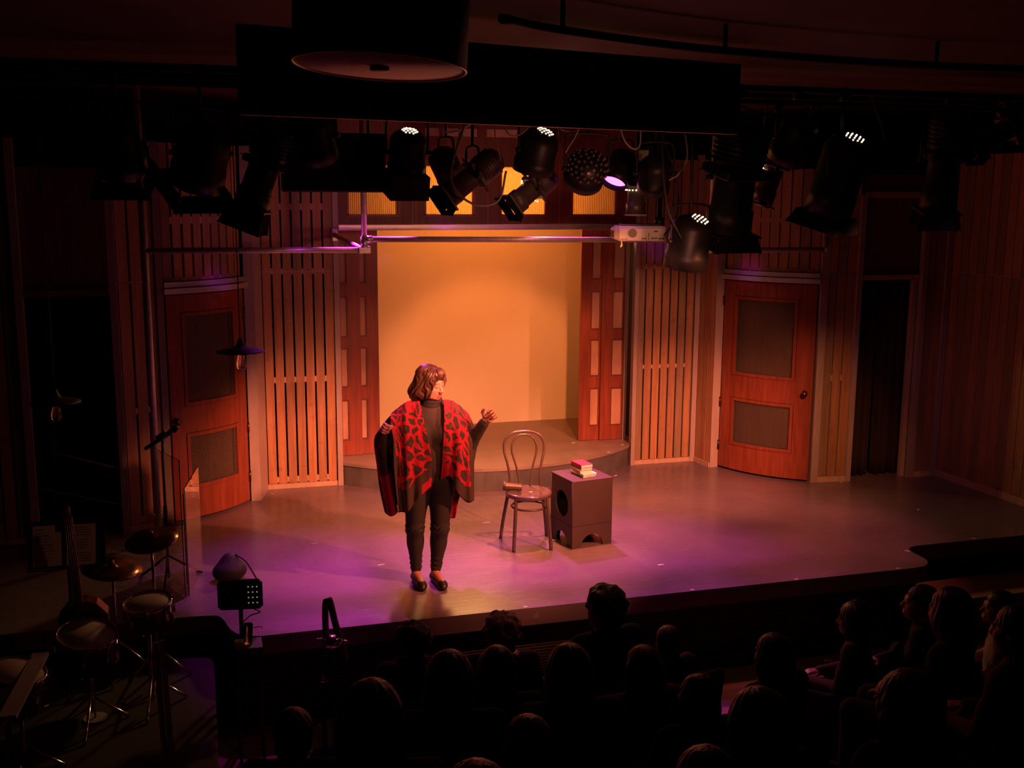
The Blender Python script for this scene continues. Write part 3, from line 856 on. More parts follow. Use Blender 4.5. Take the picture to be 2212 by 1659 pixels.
# ---- pendant lamps over the band
def pendant(loc, label, top, R=.178):
    o = thing('pendant_lamp', label, 'lamp', loc, 0, 'flat pendant lamps over the band')
    mb = MB(); mb.lathe([(R, 0), (R, .003), (R * .75, .016), (.055, .032), (.042, .040), (.030, .058), (.020, .085), (.012, .10), (.004, .105), (.004, .10), (.012, .08), (.04, .03), (R * .75, .012), (R * .99, 0)], n=48); mb.build('lamp_shade', 'black_paint', o)
    mb = MB(); mb.cyl((0, 0, .10), (0, 0, top - loc[2]), .0045, n=8); mb.build('cord', 'cable', o)
    mb = MB(); mb.lathe([(.014, .03), (.016, .0), (.022, -.03), (.036, -.085), (.037, -.11), (.028, -.135), (.012, -.148), (0, -.15)], n=24); bl = mb.build('light_bulb', 'glass_clear', o)
    mb = MB()
    for k in range(6):
        t = 2 * PI * k / 6; mb.tube([(.004 * math.cos(t), .004 * math.sin(t), .0), (.015 * math.cos(t), .015 * math.sin(t), -.11)], .0011, 5)
    mb.build('filament', 'filament', bl)
    return o
pendant((.275, 8.2, 1.728), 'flat black pendant lamp hanging in front of the left mesh door', 3.4)
pendant((-1.048, 8.4, 1.37), 'dark pendant lamp with clear bulb hanging in the left doorway', 3.4)

# ---- large drum lamp under the ceiling
dl = thing('drum_pendant', 'large round drum ceiling lamp with brown diffuser, unlit', 'lamp', (.676, 4.118, 3.366))
Mr = Matrix.Rotation(math.radians(-3.2), 4, Vector((.96, -.277, 0))) @ Matrix.Rotation(math.radians(2.6), 4, Vector((.274, .945, 0)))
mb = MB(Mr); mb.lathe([(.317, 0), (.323, 0), (.323, .40), (.317, .40), (.317, 0)], n=64); mb.build('shade', 'drum_shade', dl)
mb = MB(Mr); mb.lathe([(0, .002), (.316, .002), (.316, .02), (0, .02)], n=64); mb.build('diffuser', 'diffuser', dl)
mb = MB(Mr); mb.tube([(.319 * math.cos(t), .319 * math.sin(t), .001) for t in [2 * PI * i / 72 for i in range(72)]], .005, 8, closed=True); mb.build('rim', 'shade_rim', dl)
mb = MB(Mr); mb.lathe([(.036, .016), (.036, -.012)], n=28); mb.slot(1); mb.lathe([(.036, -.012), (.034, -.015), (0, -.015)], n=28); mb.build('cap', ['drum_shade', 'shade_rim'], dl)

# ================================================================== THE LIGHTING RIG
PIPE_Z = 3.62
def hang(root, loc, M, r, col, half=.0, width=None):
    """yoke round the body and a clamp up to the pipe (root-local coordinates)"""
    w = (width or r) + .018
    side = M.to_3x3() @ Vector((1, 0, 0)); side.z = 0
    if side.length < .1: side = Vector((1, 0, 0))
    side.normalize()
    up = Vector((0, 0, 1))
    top = r + .10
    pts = [side * w - up * .0, side * w + up * (top - .05), side * (w - .04) + up * top, -side * (w - .04) + up * top, -side * w + up * (top - .05), -side * w]
    mb = MB(); mb.tube(bez(pts, 30), .0085, 8)
    mb.cyl(side * (w - .02), side * (w + .022), .017, n=10); mb.cyl(-side * (w - .02), -side * (w + .022), .017, n=10)
    mb.build('yoke', 'can_black', root)
    H = PIPE_Z - loc[2]
    if H > top + .03:
        mb = MB(); mb.cyl((0, 0, top), (0, 0, H + .0), .011, n=10); mb.box((0, 0, H - .02), (.05, .05, .09), bevel=.006); mb.cyl((.03, 0, H - .03), (.06, 0, H - .03), .007, n=8); mb.build('hook_clamp', 'can_black', root)

def flaps(root, M, r, z, n=4, ln=.11, spread=.2):
    mb = MB(M)
    for k in range(n):
        mb.M = M @ Matrix.Rotation(k * PI / 2, 4, 'Z') @ Matrix.Translation((r, 0, z)) @ Matrix.Rotation(spread, 4, 'Y')
        w0, w1 = r * .92, r * 1.25
        mb.add([(0, -w0, 0), (0, w0, 0), (0, w1, ln), (0, -w1, ln), (.004, -w0, 0), (.004, w0, 0), (.004, w1, ln), (.004, -w1, ln)],
               [(0, 1, 2, 3), (7, 6, 5, 4), (0, 4, 5, 1), (1, 5, 6, 2), (2, 6, 7, 3), (3, 7, 4, 0)])
    mb.build('barn_doors', 'flap_black', root)

def par(label, loc, d, r=.13, L=.33, dots=None, frame=False, lens='lens', doors=False, body='can_black', fins=False, cat='stage light', group='par cans on the lighting rig'):
    o = thing('par_can', label, cat, loc, 0, group); M = aim(d)
    mb = MB(M)
    prof = [(0, -.5 * L)] + [(r * math.sin(t), -.5 * L + r * .75 * (1 - math.cos(t))) for t in [PI / 2 * i / 8 for i in range(1, 9)]]
    prof += [(r, .22 * L), (r * 1.04, .24 * L), (r * 1.04, .5 * L), (r * .97, .5 * L), (r * .95, .3 * L), (0, .28 * L)]
    mb.lathe(prof, n=40); mb.build('body', body, o)
    mb = MB(M); mb.lathe([(0, .40 * L), (r * .5, .395 * L), (r * .93, .36 * L), (r * .93, .34 * L), (0, .34 * L)], n=32); mb.build('lens', lens, o)
    if dots:
        mb = MB(); c = M @ Vector((0, 0, -.5 * L + r * .75)); e = Vector(dots).normalized(); a = e.orthogonal().normalized(); b = e.cross(a)
        axis = Vector(d).normalized()
        for i in range(-2, 3):
            for j in range(-2, 3):
                if abs(i + j) > 2: continue
                u = (i + j * .5) * .21; v = j * .19
                q = (e + a * u + b * v).normalized()
                # ellipsoidal dome
                ql = q - axis * q.dot(axis); al = q.dot(axis)
                p = c + (ql + axis * al * .75) * (r * 1.004)
                mb.sphere(p, .0062, 8, 5)
        mb.build('vent_glow', 'lamp_glow', o)
    if fins:
        mb = MB(); c = M @ Vector((0, 0, -.5 * L + r * .75)); axis = Vector(d).normalized()
        for k in range(70):
            t = math.acos(1 - (k + .5) / 70); ph = k * 2.399963
            q = M.to_3x3() @ Vector((math.sin(t) * math.cos(ph), math.sin(t) * math.sin(ph), -math.cos(t)))
            ql = q - axis * q.dot(axis); p = c + (ql + axis * q.dot(axis) * .75) * r
            mb.cyl(p, p + q * .012, .0105, n=10)
        tag(mb.build('heat_sink_pins', 'can_grey', o), 'rows of round heat sink pins')
    if frame:
        mb = MB(M); s = r * 1.06
        for k in range(4):
            mb.M = M @ Matrix.Rotation(k * PI / 2, 4, 'Z'); mb.box((s, 0, .5 * L + .06), (.006, 2 * s, .16))
        mb.build('snoot_frame', 'can_black', o)
    if doors: flaps(o, M, r * 1.02, .5 * L)
    hang(o, loc, M, r, None)
    return o

def ellipsoidal(label, loc, d, L=.55, r=.078, body='can_black', leak=True, doors=False, group='ellipsoidal spotlights on the lighting rig', lens='lens', ln=.08, sp=.15):
    o = thing('ellipsoidal_spotlight', label, 'stage light', loc, 0, group); M = aim(d)
    mb = MB(M)
    mb.lathe([(0, -.5 * L), (r * .7, -.5 * L), (r * 1.0, -.46 * L), (r * 1.12, -.36 * L), (r * 1.12, -.12 * L), (r * .9, -.1 * L)], n=28)
    for k in range(6): mb.lathe([(r * 1.12, (-.40 + k * .045) * L), (r * 1.22, (-.395 + k * .045) * L), (r * 1.22, (-.385 + k * .045) * L), (r * 1.12, (-.38 + k * .045) * L)], n=28)
    mb.build('lamp_housing', body, o)
    mb = MB(M); mb.box((0, 0, -.05 * L), (r * 2.3, r * 2.3, .09 * L), bevel=.01)
    for k in range(4):
        mb.M = M @ Matrix.Rotation(k * PI / 2 + .3, 4, 'Z'); mb.box((r * 1.4, 0, -.05 * L), (r * .6, .03, .006))
    mb.build('shutter_gate', body, o)
    mb = MB(M); mb.lathe([(r * .9, 0), (r * .92, .28 * L), (r * 1.05, .30 * L), (r * 1.05, .5 * L), (r * .95, .5 * L), (r * .9, .36 * L), (0, .34 * L)], n=28); mb.build('lens_barrel', body, o)
    mb = MB(M); mb.lathe([(0, .41 * L), (r * .6, .40 * L), (r * .93, .37 * L), (r * .93, .36 * L), (0, .36 * L)], n=24); mb.build('lens', lens, o)
    mb = MB(M)
    for k in range(4):
        mb.M = M @ Matrix.Rotation(k * PI / 2, 4, 'Z'); mb.box((r * 1.08, 0, .5 * L + .006), (.016, r * 2.3, .012))
    mb.build('gel_frame', body, o)
    if leak:
        for k in range(9):
            t = k * .33 + leak; mb = MB(M); mb.sphere((r * 1.17 * math.cos(t), r * 1.17 * math.sin(t), .02 * L + .01), .006, 6, 4); mb.build('gate_glow', 'lamp_glow', o)
    if doors: flaps(o, M, r * 1.05, .52 * L, ln=ln, spread=sp)
    hang(o, loc, M, r * 1.22, None)
    return o

for n_, (y, x0, x1) in enumerate(((6.9, -2.2, 7.4), (7.4, -2.2, 7.4), (7.9, -2.2, 7.4))):
    mb = MB(); mb.cyl((x0, y, PIPE_Z), (x1, y, PIPE_Z), .024, n=16)
    for x in (-1.8, 2.6, 6.8): mb.cyl((x, y, PIPE_Z), (x, y, 3.76), .012, n=8)
    tag(mb.build('lighting_pipe', 'black_paint'), ('front lighting pipe nearest the audience under the ceiling', 'middle lighting pipe under the ceiling', 'rear lighting pipe nearest the set under the ceiling')[n_], 'pipe', 'lighting pipes')

CAMW = (-.30, -.93, .2)
par('black par can with square snoot and glowing vent dots, left of centre', (1.395, 7.4, 3.17), (-.02, .26, -.96), .125, .32, dots=(.06, -.45, .9), frame=True)
par('dark par can with a purple lens rim beside the square snoot one', (1.775, 7.9, 3.09), (.42, .1, -.8), .105, .30, lens='lens_magenta', body='can_brown')
ellipsoidal('dark spotlight aimed down left with a pale cable loop round it', (1.85, 7.4, 3.01), (-.80, -.1, -.58), .48, .085, body='can_brown', leak=False, doors=True, ln=.06)
par('black par can with glowing vent dots right of the cable loop', (2.316, 7.4, 3.20), (-.12, .30, -.95), .14, .31, dots=(.30, -.5, .85), lens='lens_amber')
ellipsoidal('dark spotlight aimed down left with a glowing shutter ring, above the screen', (2.44, 7.9, 2.93), (-.72, -.1, -.55), .40, .085, body='can_brown', leak=2.0, doors=True, ln=.05)
par('round fixture covered in heat sink pins above the right of the screen', (2.69, 7.4, 3.075), (.06, .80, -.6), .142, .24, fins=True, body='can_black')
par('black par can with bright magenta lens tilted to the left', (3.14, 7.9, 3.10), (-.45, -.32, -.83), .10, .30, lens='lens_magenta')
par('plain round black par can above the projector, right', (3.216, 7.4, 3.05), (.15, .55, -.82), .115, .28, lens='lens')
ellipsoidal('dark spotlight hanging over the white projector with a glowing ring', (3.28, 7.9, 2.95), (.02, .05, -1), .40, .072, body='can_brown', leak=3.4)
par('large glossy black par can beside the projector with bright vent dots and rim', (3.27, 6.9, 2.585), (-.06, .22, -.97), .145, .37, dots=(.25, -.55, .8), lens='lens_amber')
ellipsoidal('big black spotlight with wide barn doors right of the projector', (3.605, 6.9, 3.02), (-.02, .22, -.97), .76, .155, leak=False, doors=True, ln=.10, sp=.08)
ellipsoidal('greyish spotlight in half light behind the big black one, right', (4.465, 7.9, 3.10), (-.3, .1, -.93), .58, .085, body='can_grey', leak=1.2, lens='lens_amber')
par('big black par can with barn doors over the right mesh door', (4.42, 6.9, 3.05), (-.14, .22, -.97), .165, .58, dots=(.1, -.6, .85), doors=True)
ellipsoidal('black spotlight with pointed barn doors over the curtained doorway', (5.29, 6.9, 3.16), (.06, .2, -.97), .74, .125, leak=False, doors=True, ln=.12, sp=-.2)
ellipsoidal('reddish brown spotlight at the far right pointing down left', (5.80, 6.9, 3.385), (-.82, .1, -.5), .48, .085, body='can_brown', leak=False, doors=True)
ellipsoidal('black spotlight with barn doors hanging above the left mesh door', (.44, 7.4, 3.06), (-.34, .1, -.93), .54, .11, leak=False, doors=True, ln=.15, sp=.1)
par('black par can left of the spotlight above the left mesh door', (.05, 6.9, 3.13), (-.2, .45, -.85), .16, .40, doors=True)
par('black par can at the far left of the lighting rig', (-.43, 6.9, 3.18), (.12, .5, -.85), .14, .36, doors=True)
par('black par can in the shadows between the left spotlight and square snoot', (.72, 6.9, 3.25), (.2, .5, -.85), .12, .33)
par('black par can in the shadows above the greyish spotlight, right', (4.05, 6.9, 3.30), (-.1, .5, -.85), .13, .36)

# long dark box hung left of the centre lights
mb = MB(); mb.box((.93, 7.72, 3.10), (.70, .26, .40), bevel=.012); hb = mb.build('hanging_box', 'black_paint')
tag(hb, 'long black box hanging left of the centre stage lights', 'box')
mb = MB(); mb.box((.93, 7.582, 2.925), (.70, .012, .03)); [mb.cyl((.93 + s * .25, 7.72, 3.30), (.93 + s * .25, 7.72, 3.76), .01, n=8) for s in (-1, 1)]; mb.build('bottom_rail', 'can_black', hb)

# projector
pj = thing('projector', 'white projector hanging from a mount over the right folding doors', 'projector', (3.32, 7.9, 2.60), math.radians(-14))
mb = MB(); mb.box((0, 0, 0), (.40, .30, .115), bevel=.022); mb.build('body', 'projector', pj)
mb = MB(); mb.box((.03, -.151, -.004), (.30, .006, .092), bevel=.003); tag(mb.build('rear_panel', 'projector', pj), 'pale connector panel')
mb = MB(); mb.cyl((-.08, -.153, .004), (-.08, -.157, .004), .034, n=28)
mb.build('speaker_grille', 'cloth_pale', pj)
mb = MB()
for x, z, w in ((0.0, -.036, .014), (.02, -.036, .012), (.075, -.034, .02), (.10, -.034, .016), (.13, -.036, .016), (.155, -.036, .012), (.045, -.036, .008), (.045, -.016, .008), (.045, .0, .008), (.10, .018, .028)):
    mb.box((x, -.156, z), (w, .006, .010))
mb.build('ports', 'port', pj)
mb = MB(); mb.box((-.19, .0, -.002), (.05, .24, .09), bevel=.012)
for k in range(8): mb.slot(1); mb.box((-.2158, -.09 + k * .025, -.005), (.003, .012, .05))
mb.build('side_vent', ['projector', 'projector_dark'], pj)
mb = MB(); mb.cyl((.15, 0, .055), (.15, 0, .12), .04, n=16); mb.cyl((.15, 0, .12), (.15, 0, 1.02), .02, n=12); mb.box((0, 0, .065), (.30, .20, .012)); mb.build('ceiling_mount', 'can_black', pj)
mb = MB(); mb.tube(bez([(-.165, -.14, -.05), (-.162, -.155, -.075), (-.168, -.15, -.10), (-.155, -.14, -.085)], 16), .005, 6); mb.build('strap', 'tape_white', pj)

# loose cables
CB = [([(1.90, 7.36, 3.62), (1.72, 7.25, 3.25), (1.66, 7.22, 2.98), (1.80, 7.2, 2.83), (1.98, 7.2, 2.85), (2.05, 7.25, 3.05)], .008, 'cable_grey', 'pale thick cable looping round the centre spotlight'),
      ([(2.05, 7.4, 3.62), (1.98, 7.3, 3.35), (2.02, 7.28, 3.12)], .004, 'cable_grey', 'thin pale cable dropping to the centre spotlight'),
      ([(3.02, 6.88, 3.62), (3.02, 6.82, 3.1), (3.05, 6.78, 2.8), (3.16, 6.78, 2.6)], .008, 'cable', 'black cable dropping to the large glossy par can'),
      ([(3.30, 7.70, 3.62), (3.48, 7.62, 3.0), (3.50, 7.62, 2.75), (3.44, 7.72, 2.58)], .006, 'cable', 'black cable plugged into the back of the projector'),
      ([(2.62, 7.38, 3.60), (2.58, 7.28, 3.35), (2.48, 7.26, 3.18)], .005, 'cable_grey', 'thin pale cable left of the pinned fixture'),
      ([(4.62, 6.88, 3.62), (4.70, 6.8, 3.3), (4.58, 6.78, 3.2)], .006, 'cable', 'black cable above the big par can on the right'),
      ([(1.0, 7.38, 3.60), (1.35, 7.3, 3.42), (1.8, 7.3, 3.45), (2.3, 7.38, 3.60)], .007, 'cable', 'black cable swagged between the centre lights'),
      ([(2.3, 7.88, 3.60), (2.7, 7.8, 3.36), (3.2, 7.88, 3.60)], .007, 'cable', 'black cable swagged above the pinned fixture'),
      ([(3.3, 6.88, 3.60), (3.9, 6.8, 3.42), (4.4, 6.88, 3.60)], .007, 'cable', 'black cable swagged above the right hand lights')]
CB += [([(1.62, 7.88, 3.60), (1.72, 7.80, 3.34), (1.95, 7.82, 3.40), (2.02, 7.88, 3.60)], .006, 'cable_grey', 'pale cable hung in a shallow loop over the purple rimmed par can'),
       ([(2.02, 7.36, 3.60), (2.08, 7.3, 3.30), (2.22, 7.27, 3.36), (2.25, 7.36, 3.60)], .005, 'cable_grey', 'thin pale cable looped just left of the par can with vent dots'),
       ([(2.46, 7.36, 3.60), (2.44, 7.28, 3.30), (2.52, 7.26, 3.18), (2.56, 7.3, 3.60)], .005, 'cable', 'thin black cable looped between the dotted par can and the pinned fixture'),
       ([(2.86, 7.36, 3.60), (2.92, 7.28, 3.28), (3.04, 7.28, 3.24), (3.06, 7.36, 3.60)], .006, 'cable_grey', 'pale cable looped just right of the pinned fixture'),
       ([(3.36, 7.38, 3.60), (3.42, 7.3, 3.2), (3.36, 7.3, 3.05), (3.30, 7.34, 3.0)], .006, 'cable_grey', 'pale cable running down to the plain round par can'),
       ([(4.36, 7.88, 3.60), (4.30, 7.8, 3.38), (4.38, 7.8, 3.28)], .006, 'cable_grey', 'pale cable running down to the greyish spotlight')]
for pts, r, m_, lab in CB:
    mb = MB(); mb.tube(bez(pts, 40), r, 8); tag(mb.build('cable', m_), lab, 'cable', 'loose cables on the lighting rig')

# ================================================================== PEOPLE: smooth blended bodies
class Blob:
    def __init__(self, X=None):
        self.pr = []; self.X = X          # X: optional 4x4 placing local primitives
    def _pt(self, p):
        return np.array(self.X @ Vector(p)) if self.X is not None else np.array(p, float)
    def cap(self, a, b, ra, rb=None, k=.02, sub=False):
        a, b = self._pt(a), self._pt(b); rb = ra if rb is None else rb
        ab = b - a; L2 = max(float(ab @ ab), 1e-9)
        def f(P, a=a, ab=ab, L2=L2, ra=ra, rb=rb):
            t = np.clip(((P - a) @ ab) / L2, 0, 1)
            return np.linalg.norm(P - a - t[:, None] * ab, axis=1) - (ra + (rb - ra) * t)
        self.pr.append((f, (a + b) / 2, np.sqrt(L2) / 2 + max(ra, rb), k, sub)); return self
    def ell(self, c, r, R=None, k=.02, sub=False):
        c = self._pt(c); r = np.array(r, float)
        Q = np.array(R.to_3x3()) if R is not None else np.eye(3)
        if self.X is not None: Q = np.array(self.X.to_3x3()) @ Q
        def f(P, c=c, r=r, Q=Q):
            q = (P - c) @ Q
            k0 = np.linalg.norm(q / r, axis=1); k1 = np.linalg.norm(q / (r * r), axis=1) + 1e-9
            return k0 * (k0 - 1) / k1
        self.pr.append((f, c, float(r.max()), k, sub)); return self
    def fn(self, f, k=.01, sub=False):
        self.pr.append((f, np.zeros(3), 1e3, k, sub)); return self
    def ev(self, P, pr=None):
        d = np.full(len(P), 9.0)
        for f, c, r, k, sub in (self.pr if pr is None else pr):
            e = f(P)
            if sub:
                e = -e; h = np.maximum(k - np.abs(d - e), 0) / k; d = np.maximum(d, e) + h * h * k * .25
            else:
                h = np.maximum(k - np.abs(d - e), 0) / k; d = np.minimum(d, e) - h * h * k * .25
        return d
    def mesh(self, vox, warp=None, grow=0.0, lo=None, hi=None):
        B = 16
        if lo is None:
            fin = [p for p in self.pr if p[2] < 100 and not p[4]]
            lo = np.min([p[1] - p[2] for p in fin], axis=0) - .03 - grow; hi = np.max([p[1] + p[2] for p in fin], axis=0) + .03 + grow
        lo = np.array(lo, float); hi = np.array(hi, float)
        n = (np.ceil((hi - lo) / vox / B).astype(int)) * B + 1
        V = np.full(tuple(n), .05, np.float32)
        hb = B * vox / 2 * 1.74
        for i in range(0, n[0] - 1, B):
            for j in range(0, n[1] - 1, B):
                for k in range(0, n[2] - 1, B):
                    c = lo + (np.array([i, j, k]) + B / 2) * vox
                    near = [p for p in self.pr if p[2] > 100 or np.linalg.norm(p[1] - c) - p[2] - hb - p[3] - grow < .03]
                    if not any(p[2] < 100 and not p[4] for p in near): continue
                    d0 = self.ev(c[None], near)[0] - grow
                    if d0 > hb * 1.6 + .03: continue
                    if d0 < -hb * 2.2 - .03: V[i:i + B + 1, j:j + B + 1, k:k + B + 1] = -.05; continue
                    g = np.stack(np.meshgrid(np.arange(B + 1), np.arange(B + 1), np.arange(B + 1), indexing='ij'), -1).reshape(-1, 3)
                    P = lo + (g + np.array([i, j, k])) * vox
                    d = self.ev(P, near) - grow
                    if warp is not None: d = d + warp(P)
                    V[i:i + B + 1, j:j + B + 1, k:k + B + 1] = d.reshape(B + 1, B + 1, B + 1)
        return nets(V, lo, vox)

def nets(V, lo, vox):
    I = V < 0
    nx, ny, nz = V.shape
    cnt = np.zeros((nx - 1, ny - 1, nz - 1), np.int8)
    offs = [(a, b, c) for a in (0, 1) for b in (0, 1) for c in (0, 1)]
    for a, b, c in offs: cnt += I[a:nx - 1 + a, b:ny - 1 + b, c:nz - 1 + c]
    act = np.argwhere((cnt > 0) & (cnt < 8))
    vid = -np.ones((nx - 1, ny - 1, nz - 1), np.int32); vid[tuple(act.T)] = np.arange(len(act))
    acc = np.zeros((len(act), 3)); num = np.zeros(len(act))
    val = {o: V[act[:, 0] + o[0], act[:, 1] + o[1], act[:, 2] + o[2]] for o in offs}
    for o in offs:
        for ax in range(3):
            if o[ax]: continue
            q = list(o); q[ax] = 1; q = tuple(q)
            a, b = val[o], val[q]; m = (a < 0) != (b < 0)
            t = np.where(m, a / np.where(m, a - b, 1), 0)
            p = np.array(o, float)[None].repeat(len(act), 0); p[:, ax] += t
            acc += p * m[:, None]; num += m
    vs = lo + (act + acc / num[:, None]) * vox
    fs = []
    for ax in range(3):
        u, w = (ax + 1) % 3, (ax + 2) % 3
        sl0 = [slice(None)] * 3; sl1 = [slice(None)] * 3
        sl0[ax] = slice(0, -1); sl1[ax] = slice(1, None)
        A, Bm = I[tuple(sl0)], I[tuple(sl1)]
        e = np.argwhere(A != Bm)
        e = e[(e[:, u] > 0) & (e[:, w] > 0) & (e[:, u] < V.shape[u] - 1) & (e[:, w] < V.shape[w] - 1)]
        ins = A[tuple(e.T)]
        def g(du, dw):
            q = e.copy(); q[:, u] += du; q[:, w] += dw; return vid[tuple(q.T)]
        quad_ = np.stack([g(-1, -1), g(0, -1), g(0, 0), g(-1, 0)], 1)
        quad_[~ins] = quad_[~ins][:, ::-1]
        fs.append(quad_)
    F = np.concatenate(fs); F = F[(F >= 0).all(1)]
    return vs, F

def blob_obj(name, VF, mats, parent, mfun=None, smooth_it=1):
    vs, F = VF
    me = bpy.data.meshes.new(name)
    me.vertices.add(len(vs)); me.vertices.foreach_set('co', vs.astype(np.float32).ravel())
    me.loops.add(F.size); me.loops.foreach_set('vertex_index', F.ravel().astype(np.int32))
    me.polygons.add(len(F)); me.polygons.foreach_set('loop_start', np.arange(0, F.size, 4, dtype=np.int32))
    me.polygons.foreach_set('loop_total', np.full(len(F), 4, np.int32))
    for m in mats: me.materials.append(MATS[m])
    if mfun is not None:
        me.polygons.foreach_set('material_index', mfun(vs[F].mean(1)).astype(np.int32))
    me.update(); me.validate()
    me.polygons.foreach_set('use_smooth', np.ones(len(me.polygons), bool))
    o = bpy.data.objects.new(name, me); COL.objects.link(o); o.parent = parent
    if smooth_it:
        s = o.modifiers.new('Smooth', 'SMOOTH'); s.factor = .5; s.iterations = smooth_it
    return o

def head_prims(b, fem=True, mouth=.006):
    """head about its centre, face towards -Y, crown up"""
    b.ell((0, .015, .03), (.074, .092, .084), k=.02)
    b.ell((0, -.028, -.03), (.062, .062, .083), k=.03)
    b.ell((0, -.060, -.090), (.029, .028, .024), k=.035)
    for s in (-1, 1):
        b.ell((s * .036, -.056, -.032), (.027, .027, .030), k=.025)
        b.ell((s * .045, -.02, -.075), (.022, .04, .03), k=.03)
        b.ell((s * .074, .012, -.012), (.008, .018, .030), k=.006)
        b.ell((s * .031, -.100, .003), (.018, .014, .012), k=.012, sub=True)
        b.ell((s * .030, -.080, .001), (.0165, .0145, .0115), k=.004)
    b.cap((-.032, -.082, .021), (.032, -.082, .021), .0095, k=.014)
    b.cap((0, -.086, .006), (0, -.108, -.033), .0085, .0105, k=.012)
    b.ell((0, -.110, -.036), (.0125, .0125, .0105), k=.008)
    for s in (-1, 1): b.ell((s * .012, -.099, -.040), (.008, .010, .008), k=.006)
    b.cap((-.020, -.087, -.063), (.020, -.087, -.063), .0062, k=.007); b.cap((-.016, -.087, -.079), (.016, -.087, -.079), .0076, k=.007)
    b.ell((0, -.094, -.0705), (.016, .014, mouth), k=.004, sub=True)
    return b

def hand_prims(b, W, u, n, side, curl, thumb, s=1.0):
    """five separate bent fingers on a palm; u = wrist to knuckles, n = palm normal, v = thumb side"""
    W, u, n = Vector(W), Vector(u).normalized(), Vector(n); n = (n - u * n.dot(u)).normalized(); v = u.cross(n) * side
    P = lambda a, c, d: W + (u * a + v * c + n * d) * s
    for c0, c1 in ((.014, .030), (.006, .010), (-.004, -.010), (-.014, -.028)): b.cap(P(.0, c0, .0), P(.083 - abs(c1) * .15, c1, .0), .0135 * s, .0105 * s, k=.008)
    b.ell(P(.03, .022, .010), (.020 * s, .020 * s, .014 * s), k=.01); b.ell(P(.03, -.020, .008), (.020 * s, .018 * s, .013 * s), k=.01)
    for i, (c1, ln) in enumerate(((.030, .94), (.010, 1.04), (-.010, .98), (-.028, .80))):
        p = P(.083 - abs(c1) * .15, c1, 0); a = 0
        for j, (L, r0, r1) in enumerate(((.040, .0098, .0088), (.026, .0088, .0080), (.021, .0080, .0066))):
            a += curl[i][j]; d = u * math.cos(a) + n * math.sin(a) + v * (c1 * .6)
            q = p + d.normalized() * L * ln * s; b.cap(p, q, r0 * s, r1 * s, k=.0025 if j else .004); p = q
    p = P(.018, .028, .006)
    for (a, c, d, L), r0, r1 in zip(thumb, (.0125, .0105, .0095), (.0105, .0095, .0075)):
        q = p + (u * a + v * c + n * d).normalized() * L * s; b.cap(p, q, r0 * s, r1 * s, k=.006); p = q
    return b

# ------------------------------------------------------------------ the performer
PX, PY, PA = 1.575, 7.64, -math.atan2(1.575, 7.64)
perf = thing('person', 'performer in red and black leopard poncho standing with arms spread at centre stage', 'person', (PX, PY, 0), PA)
HX = Matrix.Translation((.022, -.03, 1.537)) @ Matrix.Rotation(math.radians(50), 4, 'Z') @ Matrix.Rotation(math.radians(9), 4, 'X') @ Matrix.Rotation(math.radians(-4), 4, 'Y')
Ls, Le, Lw = (-.155, .02, 1.305), (-.235, .07, 1.03), (-.268, -.115, 1.205)
Rs, Re, Rw = (.195, .02, 1.305), (.315, -.005, 1.085), (.412, -.135, 1.272)
HIP = ((-.085, 0, .80), (.098, 0, .80)); KNEE = ((-.104, -.012, .435), (.082, -.012, .43)); ANK = ((-.098, .03, .085), (.048, .03, .085))
TOE = ((-.055, -.145, .022), (.098, -.14, .022)); HEEL = ((-.106, .055, .03), (.036, .055, .03))
def torso(b, g=0.0):
    b.ell((.02, .0, 1.19), (.152 + g, .108 + g, .165 + g), k=.06); b.ell((.018, -.02, .99), (.150 + g, .120 + g, .15 + g), k=.06); b.ell((.008, .012, .85), (.170 + g, .122 + g, .12 + g), k=.06)
    for s, x in ((-1, -.055), (1, .095)): b.ell((x, -.085, 1.165), (.062 + g, .05 + g, .06 + g), k=.04)
    b.cap(Ls, Rs, .052 + g, k=.05)
    return b
def arms(b, g=0.0, cut=1.0):
    for S_, E_, W_ in ((Ls, Le, Lw), (Rs, Re, Rw)):
        b.cap(S_, E_, .050 + g, .041 + g, k=.03)
        e, w = Vector(E_), Vector(W_); b.cap(E_, e + (w - e) * cut, .041 + g, (.041 + (.026 - .041) * cut) + g, k=.02)
    return b
def legs(b, g=0.0, low=1.0):
    for h, kn, an in zip(HIP, KNEE, ANK):
        b.cap(h, kn, .097 + g, .063 + g, k=.035); k_, a_ = Vector(kn), Vector(an); e = k_ + (a_ - k_) * low
        b.cap(kn, e, .061 + g, .038 + g, k=.03); m = k_ + (a_ - k_) * .3 + Vector((0, .018, 0)); b.ell(m, (.056 + g, .056 + g, .10), k=.03)
    return b
body = Blob(HX); head_prims(body, mouth=.0075); body.X = None
body.cap((.024, .012, 1.46), (.022, .018, 1.34), .050, .056, k=.03)
torso(body, -.012); arms(body, -.010); legs(body, -.010)
for T_, H_, A_ in zip(TOE, HEEL, ANK):
    body.cap(A_, H_, .030, .028, k=.02); body.cap((A_[0], A_[1] - .02, .07), (T_[0], T_[1] + .04, .036), .031, .024, k=.02); body.cap(H_, T_, .026, .022, k=.02)
hand_prims(body, Lw, (-.62, -.45, .36), (.25, -.9, -.1), 1, ((1.25, 1.6, .9), (1.3, 1.6, .9), (1.35, 1.6, .9), (1.4, 1.6, .9)), ((.5, .25, .8, .035), (.7, -.2, .75, .028), (.5, -.7, .5, .022)), 1.0)
hand_prims(body, Rw, (.66, -.22, .66), (-.35, -.9, .05), -1, ((.75, 1.25, .7), (.95, 1.35, .8), (1.05, 1.4, .8), (1.1, 1.3, .7)), ((.45, .75, .5, .036), (.75, .25, .6, .028), (.8, -.15, .5, .022)), 1.05)
HXi = np.array(HX.inverted())
